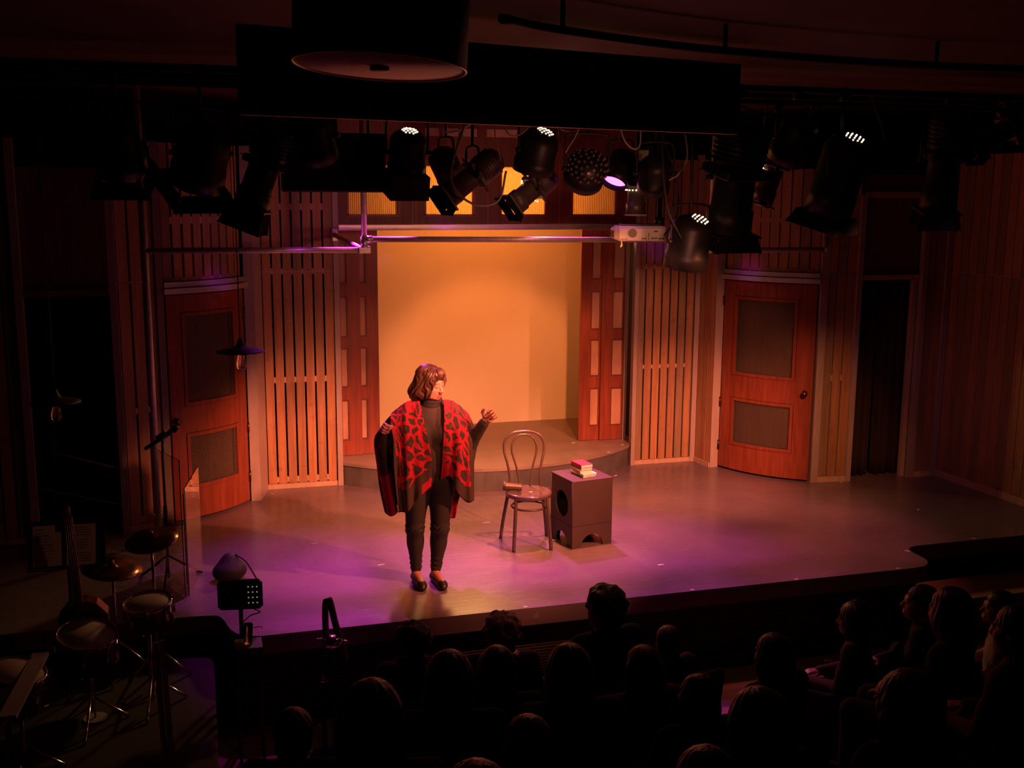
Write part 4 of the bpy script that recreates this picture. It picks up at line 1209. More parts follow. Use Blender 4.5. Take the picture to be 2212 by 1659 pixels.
def face_mats(c):
    q = c @ HXi[:3, :3].T + HXi[:3, 3]
    m = np.zeros(len(c), int)
    x, y, z = q.T
    face = (y < -.06) & (np.abs(x) < .06)
    lip = face & (np.abs(x) < .023) & (z < -.0575) & (z > -.0865) & (y < -.083)
    m[lip] = 1
    ax = np.abs(x)
    br = face & (ax > .014) & (ax < .048) & (np.abs(z - (.0245 - ((ax - .032) / .022) ** 2 * .006)) < .0032)
    lash = face & (ax > .015) & (ax < .046) & (np.abs(z - (-.0085 + ((ax - .030) / .018) ** 2 * .003)) < .0022)
    m[br | lash] = 2
    return m
blob_obj('body', body.mesh(.0034), ['skin', 'lips', 'brow'], perf, face_mats, 1)

# wig
hair = Blob(HX)
hair.ell((0, .022, .040), (.094, .110, .096), k=.03)
hair.ell((-.066, .035, -.035), (.042, .072, .085), k=.03)
hair.ell((.064, .03, -.02), (.034, .062, .085), k=.03)
hair.ell((-.03, .085, -.075), (.075, .055, .085), k=.03); hair.ell((-.02, .125, -.085), (.065, .04, .055), k=.03)
hair.ell((-.060, -.018, -.045), (.030, .048, .050), k=.02)
hair.ell((.0, -.060, .085), (.062, .045, .042), k=.02)
hair.ell((.062, -.055, .028), (.020, .030, .058), k=.015)
hair.ell((-.062, -.035, .035), (.028, .05, .06), k=.02)
hair.ell((.006, -.120, -.055), (.058, .090, .100), k=.008, sub=True)
hair.ell((-.01, -.135, .01), (.040, .075, .050), k=.012, sub=True)
def locks(P):
    q = P @ HXi[:3, :3].T + HXi[:3, 3]
    th = np.arctan2(q[:, 0], q[:, 1] + .02)
    ph = 15 * th + 22 * q[:, 2] + 2.2 * np.sin(38 * q[:, 2] + 5 * th)
    low = np.clip((.05 - q[:, 2]) / .1, 0, 1)
    cr = np.clip((np.hypot(q[:, 0], q[:, 1] - .02) - .02) / .04, 0, 1)
    return cr * (.0045 * np.sin(ph) * (.5 + low) + .0022 * np.sin(2.7 * ph + 1.3) + .003 * low * np.sin(70 * q[:, 2] + 9 * th))
blob_obj('hair', hair.mesh(.0034, locks), ['wig'], perf, None, 1)

# sweater with rolled neck, ribbed sleeves
sw = Blob(); torso(sw, .004); arms(sw, .010, .90)
sw.cap((.022, .012, 1.40), (.022, .014, 1.34), .066, .074, k=.04)
def below(z): return lambda P: z - P[:, 2]
sw.fn(lambda P: .80 - P[:, 2], k=.01, sub=False) if False else None
cutw = lambda P: (P[:, 2] - .805)
sw.pr.append((cutw, np.zeros(3), 1e3, .01, True))
def swarp(P):
    rib = .0022 * np.sin(P[:, 2] * 520) * (np.abs(P[:, 0] - .02) > .2)
    fold = .006 * np.exp(-((P[:, 2] - 1.075 - .10 * (P[:, 0] - .02)) / .016) ** 2) * (np.abs(P[:, 0] - .02) < .16)
    fold2 = .005 * np.sin(P[:, 2] * 46 + 10 * P[:, 0]) * np.clip((1.05 - P[:, 2]) / .2, 0, 1) * (np.abs(P[:, 0] - .02) < .17)
    return rib + fold + fold2
blob_obj('sweater', sw.mesh(.006, swarp), ['sweater'], perf, None, 2)
rn = Blob(); rn.cap((.024, .006, 1.445), (.024, .008, 1.398), .070, .080, k=.02)
nk = lambda P: -(1.452 + .18 * (P[:, 1] - .0) * 1.0 - P[:, 2])
rn.pr.append((lambda P: 1.455 + .10 * P[:, 1] - P[:, 2], np.zeros(3), 1e3, .006, True))
rn.cap((.024, .008, 1.50), (.024, .010, 1.36), .053, .055, k=.008, sub=True)
blob_obj('roll_neck', rn.mesh(.004, lambda P: .003 * np.sin(P[:, 2] * 110 + 6 * P[:, 0])), ['collar_shaded'], perf, None, 1)
# trousers
tr = Blob(); legs(tr, .004, .93); tr.ell((.008, .012, .84), (.166, .118, .10), k=.05)
tr.pr.append((lambda P: .90 - P[:, 2], np.zeros(3), 1e3, .01, True)); 
def twarp(P):
    kz = np.exp(-((P[:, 2] - .44) / .05) ** 2) + np.exp(-((P[:, 2] - .15) / .06) ** 2)
    return .0045 * np.sin(P[:, 2] * 150 + 14 * np.sin(P[:, 0] * 30) + 18 * P[:, 1]) * kz
blob_obj('trousers', tr.mesh(.006, twarp), ['trousers'], perf, None, 2)
# flat shoes with open vamp
for T_, H_, A_ in zip(TOE, HEEL, ANK):
    s = Blob(); s.cap((H_[0], H_[1], .034), (T_[0], T_[1], .030), .037, .035, k=.01); s.cap((T_[0], T_[1] + .01, .028), (T_[0] + .006, T_[1] - .028, .022), .034, .024, k=.02)
    mid = ((A_[0] * .55 + T_[0] * .45), (A_[1] * .55 + T_[1] * .45))
    d = Vector((T_[0] - H_[0], T_[1] - H_[1], 0)).normalized()
    s.ell((mid[0] - d.x * -.012, mid[1] - d.y * -.012, .075), (.033, .083, .042), R=Matrix.Rotation(math.atan2(d.y, d.x) + PI / 2, 3, 'Z').to_4x4(), k=.008, sub=True)
    s.pr.append((lambda P: P[:, 2] - .002, np.zeros(3), 1e3, .004, True))
    blob_obj('shoe', s.mesh(.0036), ['shoe'], perf, None, 1)

# poncho: draped sheets lofted through hand-placed hanging lines (root-local x right, y away, z up)
def spl(pts, n):
    pts = np.array(pts, float); m = len(pts)
    P = np.vstack([2 * pts[0] - pts[1], pts, 2 * pts[-1] - pts[-2]])
    t = np.linspace(0, m - 1, n); i = np.minimum(t.astype(int), m - 2); f = (t - i)[:, None]
    a, b, c, d = P[i], P[i + 1], P[i + 2], P[i + 3]
    return .5 * ((2 * b) + (c - a) * f + (2 * a - 5 * b + 4 * c - d) * f ** 2 + (3 * b - a - 3 * c + d) * f ** 3)
def sheet(name, cols, mats, fold=.008, freq=38, masks=None, nu=84, nv=72, bev=.0):
    G = np.array([spl(c, nv) for c in cols])                      # col x nv x 3
    G = np.array([spl(G[:, j], nu) for j in range(nv)]).transpose(1, 0, 2)   # nu x nv x 3
    du = np.concatenate([[0], np.cumsum(np.linalg.norm(np.diff(G[:, nv // 2], axis=0), axis=1))])
    dv = np.concatenate([[0], np.cumsum(np.linalg.norm(np.diff(G[nu // 2], axis=0), axis=1))])
    Tu = np.gradient(G, axis=0); Tv = np.gradient(G, axis=1); N = np.cross(Tu, Tv); N /= np.linalg.norm(N, axis=2, keepdims=True) + 1e-9
    vv = np.linspace(0, 1, nv)[None, :]; uu = du[:, None]
    amp = fold * np.clip(vv * 1.6, 0, 1)
    G = G + N * (amp * (np.sin(freq * uu + 1.5 * np.sin(3 * vv)) + .5 * np.sin(freq * 1.9 * uu + 2)))[..., None]
    me = bpy.data.meshes.new(name)
    fs = [(i * nv + j, i * nv + j + 1, (i + 1) * nv + j + 1, (i + 1) * nv + j) for i in range(nu - 1) for j in range(nv - 1)]
    me.from_pydata(G.reshape(-1, 3).tolist(), [], fs)
    for m in mats: me.materials.append(MATS[m])
    u1 = me.uv_layers.new(name='pattern'); u2 = me.uv_layers.new(name='panel')
    un = np.linspace(0, 1, nu)
    for lp in me.loops:
        i, j = divmod(lp.vertex_index, nv)
        u1.data[lp.index].uv = (du[i], dv[j]); u2.data[lp.index].uv = masks(un[i], j / (nv - 1)) if masks else (0, 0)
    me.polygons.foreach_set('use_smooth', [True] * len(me.polygons)); me.update()
    o = bpy.data.objects.new(name, me); COL.objects.link(o)
    s = o.modifiers.new('Solidify', 'SOLIDIFY'); s.thickness = .005; s.offset = 0
    return o
PA_ = [[(-0.061, -0.065, 1.409), (-0.043, -0.120, 1.340), (-0.022, -0.145, 1.223), (0.016, -0.155, 1.035), (0.020, -0.150, 0.944), (0.015, -0.130, 0.791)],
       [(-0.076, -0.050, 1.409), (-0.081, -0.115, 1.340), (-0.080, -0.155, 1.226), (-0.060, -0.175, 1.019), (-0.063, -0.170, 0.905), (-0.067, -0.150, 0.716)],
       [(-0.090, -0.020, 1.406), (-0.153, -0.040, 1.379), (-0.157, -0.160, 1.228), (-0.147, -0.180, 0.999), (-0.148, -0.175, 0.863), (-0.140, -0.140, 0.614)],
       [(-0.104, 0.020, 1.402), (-0.216, 0.000, 1.349), (-0.228, -0.120, 1.264), (-0.217, -0.180, 1.089), (-0.209, -0.160, 0.848), (-0.185, -0.120, 0.588)],
       [(-0.115, 0.050, 1.399), (-0.246, 0.030, 1.316), (-0.271, -0.100, 1.283), (-0.257, -0.190, 1.136), (-0.247, -0.170, 0.908), (-0.222, -0.120, 0.594)]]
PB_ = [[(-0.268, -0.090, 1.211), (-0.268, -0.100, 1.160), (-0.264, -0.100, 1.002), (-0.249, -0.100, 0.776), (-0.225, -0.090, 0.587)],
       [(-0.321, -0.110, 1.205), (-0.323, -0.100, 1.116), (-0.309, -0.090, 0.944), (-0.283, -0.080, 0.736), (-0.253, -0.070, 0.554)],
       [(-0.365, -0.060, 1.176), (-0.375, -0.050, 1.104), (-0.356, -0.030, 0.918), (-0.334, -0.020, 0.732), (-0.299, -0.020, 0.532)],
       [(-0.381, 0.000, 1.152), (-0.391, 0.010, 1.079), (-0.372, 0.030, 0.903), (-0.354, 0.040, 0.738), (-0.323, 0.040, 0.554)],
       [(-0.296, 0.110, 1.250), (-0.342, 0.110, 1.113), (-0.352, 0.130, 0.888), (-0.332, 0.140, 0.710), (-0.295, 0.130, 0.547)],
       [(-0.161, 0.120, 1.366), (-0.198, 0.170, 1.190), (-0.212, 0.190, 0.929), (-0.209, 0.190, 0.753), (-0.182, 0.180, 0.578)],
       [(0.006, 0.100, 1.388), (0.005, 0.170, 1.188), (0.003, 0.180, 0.929), (0.002, 0.190, 0.750), (0.001, 0.180, 0.575)],
       [(0.151, 0.100, 1.382), (0.197, 0.160, 1.188), (0.199, 0.180, 0.927), (0.187, 0.180, 0.691), (0.186, 0.170, 0.446)],
       [(0.218, 0.090, 1.352), (0.309, 0.130, 1.228), (0.338, 0.140, 1.005), (0.310, 0.150, 0.815), (0.229, 0.150, 0.628)],
       [(0.229, 0.070, 1.344), (0.337, 0.110, 1.174), (0.372, 0.120, 1.079), (0.349, 0.120, 0.986), (0.329, 0.110, 0.917)],
       [(0.217, 0.050, 1.360), (0.308, 0.040, 1.258), (0.324, 0.050, 1.027), (0.325, 0.030, 0.824), (0.329, 0.000, 0.669)]]
PC_ = [[(0.217, 0.050, 1.360), (0.308, 0.040, 1.258), (0.324, 0.050, 1.027), (0.325, 0.030, 0.824), (0.329, 0.000, 0.669)],
       [(0.194, 0.030, 1.381), (0.281, -0.020, 1.288), (0.302, -0.100, 1.153), (0.305, -0.130, 0.935), (0.320, -0.100, 0.664)],
       [(0.172, 0.010, 1.394), (0.238, -0.050, 1.334), (0.266, -0.130, 1.205), (0.267, -0.160, 0.966), (0.277, -0.130, 0.662)],
       [(0.155, -0.010, 1.404), (0.192, -0.050, 1.380), (0.220, -0.150, 1.210), (0.218, -0.180, 0.994), (0.212, -0.150, 0.739)],
       [(0.132, -0.035, 1.413), (0.153, -0.080, 1.364), (0.165, -0.155, 1.234), (0.157, -0.180, 1.028), (0.161, -0.160, 0.868)],
       [(0.110, -0.050, 1.416), (0.117, -0.100, 1.357), (0.114, -0.150, 1.234), (0.101, -0.165, 1.025), (0.085, -0.140, 0.836)]]
def ramp(v, a, w): return min(1, max(0, .5 + (v - a) * w))
def mA(u, v): return (max(ramp(v, .80 + .06 * min(1, u * 2), 8), ramp(u, .86, 9) * ramp(v, .6, 6)), 1 if (u < .20 and v > .93 - .1 * (.2 - u)) else 0)
def mB(u, v):
    red = (.22 < u < .31 and .34 < v < .66) or (.02 < u < .22 and v > .60) or (.64 < u < .78 and v > .80) or (.86 < u < .93 and v > .6)
    return (1 if (u < .42 or u > .62 or v > .85) else 0, 1 if red else 0)
def mC(u, v):
    w = 1 - u
    return (max(ramp(v, .90, 7), ramp(w, .78, 10) * ramp(v, .3, 6)), 1 if (w < .27 and v > .84) else 0)
parts = [sheet('poncho', PA_, ['leopard'], .010, 40, mA), sheet('poncho', PB_, ['leopard'], .006, 30, mB, 120), sheet('poncho', PC_, ['leopard'], .009, 40, mC)]
import bmesh
bm = bmesh.new()
for o in parts: bm.from_mesh(o.data)
bm.to_mesh(parts[0].data); bm.free()
for o in parts[1:]:
    bpy.data.objects.remove(o)
poncho = parts[0]; poncho.parent = perf

# ================================================================== THE BAND CORNER
mb = MB(); mb.box((-1.56, 6.50, -.45), (3.1, 1.72, .40), bevel=.01); tag(mb.build('band_riser', 'cloth_dark'), 'low dark riser under the band gear at the left of the stage', 'platform')
RZ = -.25
def tripod(mb, x, y, z0, r=.24, h=.22, n=3, ph=0.4, t=.009):
    for k in range(n):
        a = ph + 2 * PI * k / n; mb.tube([(x, y, z0 + h), (x + r * .9 * math.cos(a), y + r * .9 * math.sin(a), z0 + .02), (x + r * math.cos(a), y + r * math.sin(a), z0 + .009)], t, 8)
# music stand and its two sheets
ms = thing('music_stand', 'black music stand holding two pale sheets in the band corner', 'music stand', (-.87, 7.0, RZ))
mb = MB(); mb.cyl((0, .06, .1), (0, .06, .95), .011, n=12); tripod(mb, 0, .06, 0); mb.build('stand_pole', 'black_paint', ms)
tilt = Matrix.Rotation(math.radians(-14), 3, 'X')
mb = MB(); mb.box((0, .03, .97), (.46, .006, .30), tilt); mb.box((0, -.035, .825), (.46, .05, .006), tilt); mb.build('desk', 'black_paint', ms)
for k, (x, lab, rows, notch) in enumerate(((-.115, 'pale handwritten sheet, left one on the band music stand, notched at its top corner', 11, True), (.085, 'pale sheet of printed lines, right one on the band music stand', 14, False))):
    o = thing('music_sheet', lab, 'paper', (-.87 + x, 7.008, RZ + .965), 0, 'sheets on the music stand'); o.rotation_euler = (math.radians(-14), 0, math.radians(-2 if k else 0))
    mb = MB()
    if notch: mb.prism([(-.082, -.125), (.088, -.125), (.088, .085), (.055, .085), (.055, .13), (-.075, .13)], -.0006, .0006); 
    else: mb.prism([(-.085, -.13), (.085, -.13), (.092, .125), (-.082, .125)], -.0006, .0006)
    mb.v = [(vx, -vz, vy) for vx, vy, vz in mb.v]; mb.build('page', 'paper', o)
    mb = MB(); rr = random.Random(k + 3)
    for i in range(rows):
        z = .105 - i * (.019 if k == 0 else .016); w = rr.uniform(.03, .1) if k == 0 else rr.uniform(.07, .13)
        if k and i % 5 == 4: continue
        x0 = -.065 if k == 0 else -w / 2
        q = x0
        while q < x0 + w:
            s = rr.uniform(.006, .016); mb.box((q + s / 2, -.0012, z + rr.uniform(-.001, .001)), (s, .0006, .0045)); q += s + .004
    mb.build('writing', 'ink', o)
# microphone on a straight stand
mk = thing('microphone_stand', 'black microphone on a slim stand in front of the left mesh door', 'microphone stand', (-.31, 8.2, 0))
mb = MB(); mb.cyl((0, 0, .02), (0, 0, 1.06), .010, n=12); mb.cyl((0, 0, .45), (0, 0, .58), .016, n=12); tripod(mb, 0, 0, 0, .26, .2); mb.build('stand_pole', 'black_paint', mk)
mb = MB(); mb.cyl((0, 0, 1.06), (0, -.01, 1.105), .009, n=10); mb.cyl((-.035, -.015, 1.10), (.03, -.015, 1.145), .024, n=16); mb.build('clip', 'black_paint', mk)
a = Vector((-.125, -.015, 1.03)); b = Vector((.105, -.015, 1.175)); d = (b - a).normalized()
mb = MB(); mb.cyl(a, b - d * .045, .013, .020, n=18); mb.build('microphone_body', 'black_paint', mk)
mb = MB(); mb.lathe([(.0145, .012), (.016, .013), (.016, .018), (.0145, .019)], a, d, 18); mb.lathe([(.0148, .026), (.0163, .027), (.0163, .031), (.0148, .032)], a, d, 18); mb.lathe([(.021, -.052), (.025, -.05), (.025, -.038), (.022, -.036)], b, d, 20); mb.build('bands', 'cable_grey', mk)
mb = MB(); mb.sphere(b - d * .010, (.027, .027, .027), 18, 12); mb.build('grille_ball', 'brass_dark', mk)
# cymbals and drums
def cymbal(x, y, z, r, tx, ty, label, base):
    o = thing('cymbal', label, 'cymbal', (x, y, base), 0, 'cymbals of the drum kit'); h = z - base
    M = Matrix.Translation((0, 0, h)) @ Matrix.Rotation(tx, 4, 'X') @ Matrix.Rotation(ty, 4, 'Y')
    mb = MB(M); mb.lathe([(.003, .022), (.02, .020), (.032, .008), (.05, .003), (r * .6, -.004), (r, -.014), (r, -.0155), (r * .6, -.0055), (.05, .0015), (.03, .006), (.003, .018)], n=56); mb.build('plate', 'cymbal', o)
    mb = MB(); mb.cyl((0, 0, .1), (0, 0, h + .05), .009, n=10); tripod(mb, 0, 0, 0, .22, .25); mb.cyl((0, 0, h + .022), (0, 0, h + .045), .014, n=10); mb.build('cymbal_stand', 'chrome', o)
cymbal(-.36, 6.95, .735, .165, .20, -.12, 'purple lit cymbal in the band corner, nearest the mesh door', RZ)
cymbal(-.62, 7.15, .50, .19, .10, .12, 'dark brown cymbal low in the band corner behind the music sheets', RZ)
def drum(x, y, z, r, h, tx, ty, label, base):
    o = thing('drum', label, 'drum', (x, y, base), 0, 'drums of the kit'); H = z - base
    M = Matrix.Translation((0, 0, H)) @ Matrix.Rotation(tx, 4, 'X') @ Matrix.Rotation(ty, 4, 'Y')
    mb = MB(M); mb.lathe([(r * .97, -.01), (r * .97, -h), (r * .9, -h), (r * .9, -.01)], n=44); mb.build('shell', 'drum_shell', o)
    mb = MB(M); mb.lathe([(0, -.006), (r * .965, -.006), (r * .965, -.009), (0, -.009)], n=44); mb.build('drum_head', 'drum_head', o)
    mb = MB(M); mb.lathe([(r * .96, .0), (r * 1.0, .004), (r * 1.02, -.004), (r * 1.015, -.022), (r * .975, -.022), (r * .965, -.004), (r * .96, 0)], n=44)
    mb.build('hoop', 'chrome', o)
    for k in range(8):
        t = 2 * PI * k / 8; mb = MB(M); mb.cyl((r * 1.03 * math.cos(t), r * 1.03 * math.sin(t), .006), (r * 1.03 * math.cos(t), r * 1.03 * math.sin(t), -h * .55), .005, n=6); mb.box((r * 1.0 * math.cos(t), r * 1.0 * math.sin(t), -h * .5), (.02, .02, .045), Matrix.Rotation(t, 3, 'Z')); mb.build('lug', 'chrome', o)
    mb = MB(); mb.cyl((0, 0, .1), (0, 0, H - h - .02), .011, n=10); tripod(mb, 0, 0, 0, .22, .2); 
    for k in range(3):
        t = 2 * PI * k / 3 + .3; mb.tube([(0, 0, H - h - .05), (r * .95 * math.cos(t), r * .95 * math.sin(t), H - h - .015)], .007, 6)
    mb.build('drum_stand', 'chrome', o)
drum(-.385, 6.62, .44, .145, .15, .12, -.10, 'snare drum with chrome hoop among the band gear', RZ)
drum(-1.02, 5.93, .38, .15, .22, .10, .25, 'tom drum with chrome rim at the lower left edge', RZ)
drum(-.72, 6.45, .34, .17, .2, .2, .1, 'dark tom drum behind the tall bass neck', RZ)
# acrylic shield
sh = thing('acrylic_shield', 'clear acrylic screen standing between band and stage, mirroring the slats', 'screen', (-.12, 8.15, 0))
T_ = Matrix.Translation((.12, -8.15, 0))
for p, q, z1 in (((-.165, 7.83), (-.07, 8.47), .80), ((-.19, 7.79), (-.40, 8.30), 1.02)):
    mb = MB(T_); mb.beam((*p, z1 / 2 + .006), (*q, z1 / 2 + .006), .007, z1); mb.build('panel', 'acrylic', sh)
mb = MB(T_); mb.cyl((-.172, 7.81, .1), (-.172, 7.81, .78), .006, n=8); mb.build('hinge', 'cable_grey', sh)
# tall string bass
bs = thing('string_bass', 'tall dark string bass neck with shining strings standing in the band corner', 'bass', (-.76, 6.72, RZ))
mb = MB(); mb.M = Matrix.Rotation(.03, 4, 'Y')
out = [(0, .12), (.10, .13), (.17, .20), (.185, .30), (.13, .42), (.115, .47), (.14, .55), (.14, .62), (.08, .69), (.02, .71)]
pr = [(x, z) for x, z in out] + [(-x, z) for x, z in out[::-1]]
mb.prism(pr, -.06, .06); mb.v = [(x, -z2, y) for x, y, z2 in mb.v]; mb.build('bass_body', 'drum_shell', bs)
mb = MB(); mb.beam((-.005, -.075, .52), (-.05, -.05, 1.245), .05, .03, up=(0, 1, 0)); mb.cyl((-.05, -.05, 1.24), (-.055, -.03, 1.30), .02, n=12); mb.build('neck', 'redwood_dark', bs)
mb = MB()
for k in range(4): mb.cyl((-.028 + k * .017, -.098, .36), (-.066 + k * .011, -.072, 1.24), .0016, n=6)
mb.build('strings', 'steel_trim', bs)
mb = MB(); mb.box((-.012, -.085, .36), (.09, .02, .07)); mb.build('bridge', 'pale_wood', bs)
mb = MB(); mb.cyl((0, 0, 0), (0, 0, .14), .007, n=8); mb.build('end_pin', 'chrome', bs)
mb = MB(); mb.tube([(.032 * math.cos(t), 0, .032 * math.sin(t)) for t in [2 * PI * i / 32 for i in range(32)]], .005, 8, closed=True); mb.cyl((0, 0, -.032), (0, 0, -.53), .006, n=8); mb.cyl((0, 0, -.53), (0, 0, -.518), .07, n=16)
o = mb.build('ring_stand', 'cable_grey'); o.location = (-.715, 6.55, .28); tag(o, 'small pale ring on a rod beside the bass neck', 'stand')
# keyboards
def keyboard(x, y, z, ln, w, rz, label):
    o = thing('keyboard', label, 'keyboard', (x, y, RZ), rz, 'keyboards in the band corner'); h = z - RZ
    mb = MB(); mb.box((-w * .42, 0, h - .04), (w, ln, .09), bevel=.01); mb.build('case', 'black_paint', o)
    mb = MB(); n = int(ln * .94 / .023)
    for i in range(n): mb.box((w * .20, -ln * .47 + (i + .5) * .0235, h + .012), (.085, .0222, .018))
    mb.build('white_keys', 'pink_white', o)
    mb = MB()
    for s in (-1, 1): mb.beam((-w * .4, s * ln * .36, h - .08), (w * .1, -s * ln * .30, .015), .03, .03); mb.box((w * .1 * 1, -s * ln * .30, .012), (.3, .03, .024))
    mb.build('stand_legs', 'black_paint', o)
keyboard(-1.02, 5.77, .36, .80, .30, -.08, 'keyboard with a pale strip of keys at the lower left corner')
for k, (x, lab) in enumerate(((-.322, 'pale wooden batten leaning in the dark band corner, left of the pair'), (-.287, 'pale wooden batten leaning in the dark band corner, right of the pair'))):
    mb = MB(); mb.beam((x, 6.02, .42 - k * -.01), (x + .03, 5.88, RZ + .005), .03, .012); tag(mb.build('batten', 'pale_wood'), lab, 'batten', 'battens in the band corner')
# mixer on a stand, glass, table, bag
tb = thing('digital_mixer', 'small black mixer panel with glowing buttons on a pole by the stage edge', 'mixer', (.17, 6.86, -.65), math.radians(-8))
mb = MB(); mb.box((0, 0, .99), (.285, .06, .20), bevel=.022); mb.build('case', 'black_gloss', tb)
mb = MB(); rr = random.Random(5)
for i in range(4):
    for j in range(3): mb.box((.055 + j * .027, -.0312, .93 + i * .036 + .012), (.009, .002, .009))
mb.build('buttons', 'button_light', tb)
mb = MB(); mb.cyl((0, 0, .02), (0, 0, .90), .014, n=12); tripod(mb, 0, 0, 0, .22, .2); mb.build('stand_pole', 'black_paint', tb)
mb = MB(); mb.tube(bez([(.08, .0, .89), (.12, .01, .86), (.06, .01, .84), (.01, 0, .80)], 16), .004, 6); mb.tube(bez([(.0, 0, .75), (.08, 0, .76), (.12, 0, .765), (.135, -.01, .755)], 12), .003, 6); mb.build('cord', 'cable', tb)
st = thing('side_table', 'small black side table carrying a glass at the stage edge', 'table', (.20, 6.6, -.65))
mb = MB(); mb.box((0, 0, .752), (.17, .17, .018), bevel=.004); mb.build('table_top', 'black_paint', st)
for sx in (-1, 1):
    for sy in (-1, 1): mb = MB(); mb.box((sx * .07, sy * .07, .372), (.02, .02, .744)); mb.build('leg', 'black_paint', st)
gl = thing('pint_glass', 'clear pint glass on the small black table by the mixer', 'glass', (.20, 6.6, .112))
mb = MB(); mb.lathe([(0, .0), (.026, 0), (.027, .004), (.034, .125), (.0325, .125), (.025, .010), (0, .008)], n=36); mb.build('glass_wall', 'glass_clear', gl)
mb = MB(); mb.lathe([(0, .0095), (.0245, .0105), (.0292, .075), (0, .075)], n=36); mb.build('water', 'water', gl)
bg = Blob(); bg.ell((0, 0, .07), (.13, .10, .085), k=.03); bg.ell((.01, .02, .13), (.07, .06, .075), k=.04); bg.pr.append((lambda P: P[:, 2] - .002, np.zeros(3), 1e3, .01, True))
o = thing('backpack', 'soft black bag slumped on the stage floor behind the mixer', 'bag', (.13, 8.1, 0), .3)
blob_obj('bag_body', bg.mesh(.008), ['bag'], o, None, 1)
mb = MB(); mb.tube(bez([(.05, .0, .19), (.11, -.06, .14), (.16, -.10, .03), (.17, -.10, .01)], 16), .007, 6); mb.build('strap', 'cable', o)
# strap looped over a chrome headed stand
lp = thing('strap_stand', 'shiny chrome headed stand with a tall looped dark strap at the stage edge', 'stand', (.735, 6.72, -.65))
mb = MB(); mb.cyl((0, 0, .02), (0, 0, .62), .011, n=12); tripod(mb, 0, 0, 0, .2, .18); mb.build('stand_pole', 'black_paint', lp)
mb = MB(); mb.sphere((0, 0, .655), (.072, .05, .05), 24, 14); mb.cyl((.075, -.01, .66), (.10, -.02, .65), .012, n=10); mb.box((-.075, -.01, .69), (.05, .02, .012)); mb.build('head', 'chrome', lp)
def ribbon(path, w, th=.004):
    mb = MB(); P = bez(path, 40)
    for p, q in zip(P, P[1:]): mb.beam(p, q + (q - p) * .05, w, th, up=(.9, .3, .1))
    return mb
mbx = MB(); P = bez([(-.038, .0, .66), (-.040, .012, .80), (-.036, .012, .93), (-.022, .006, .962), (-.004, .0, .93), (.022, -.008, .80), (.055, -.016, .66), (.088, -.022, .50)], 40)
vs = []; fs = []
for i, p in enumerate(P):
    for dx, dy in ((-.021, -.016), (.021, .016)): vs += [(p.x + dx, p.y + dy, p.z)]
for i in range(len(P) - 1): fs.append((2 * i, 2 * i + 1, 2 * i + 3, 2 * i + 2))
mbx.add(vs, fs, True); o = mbx.build('strap', 'strap', lp); sm = o.modifiers.new('Solidify', 'SOLIDIFY'); sm.thickness = .005
tg = thing('tumbler_glass', 'tiny purple lit glass standing low below the strap stand', 'glass', (.645, 6.45, -.65))
mb = MB(); mb.lathe([(0, .52), (.02, .52), (.026, .60), (.0245, .60), (.019, .526), (0, .526)], n=28); mb.build('glass_wall', 'glass_clear', tg)
mb = MB(); mb.cyl((0, 0, .0), (0, 0, .02), .10, n=24); mb.cyl((0, 0, .02), (0, 0, .50), .014, n=12); mb.cyl((0, 0, .50), (0, 0, .519), .034, n=24); mb.build('pedestal', 'flap_black', tg)

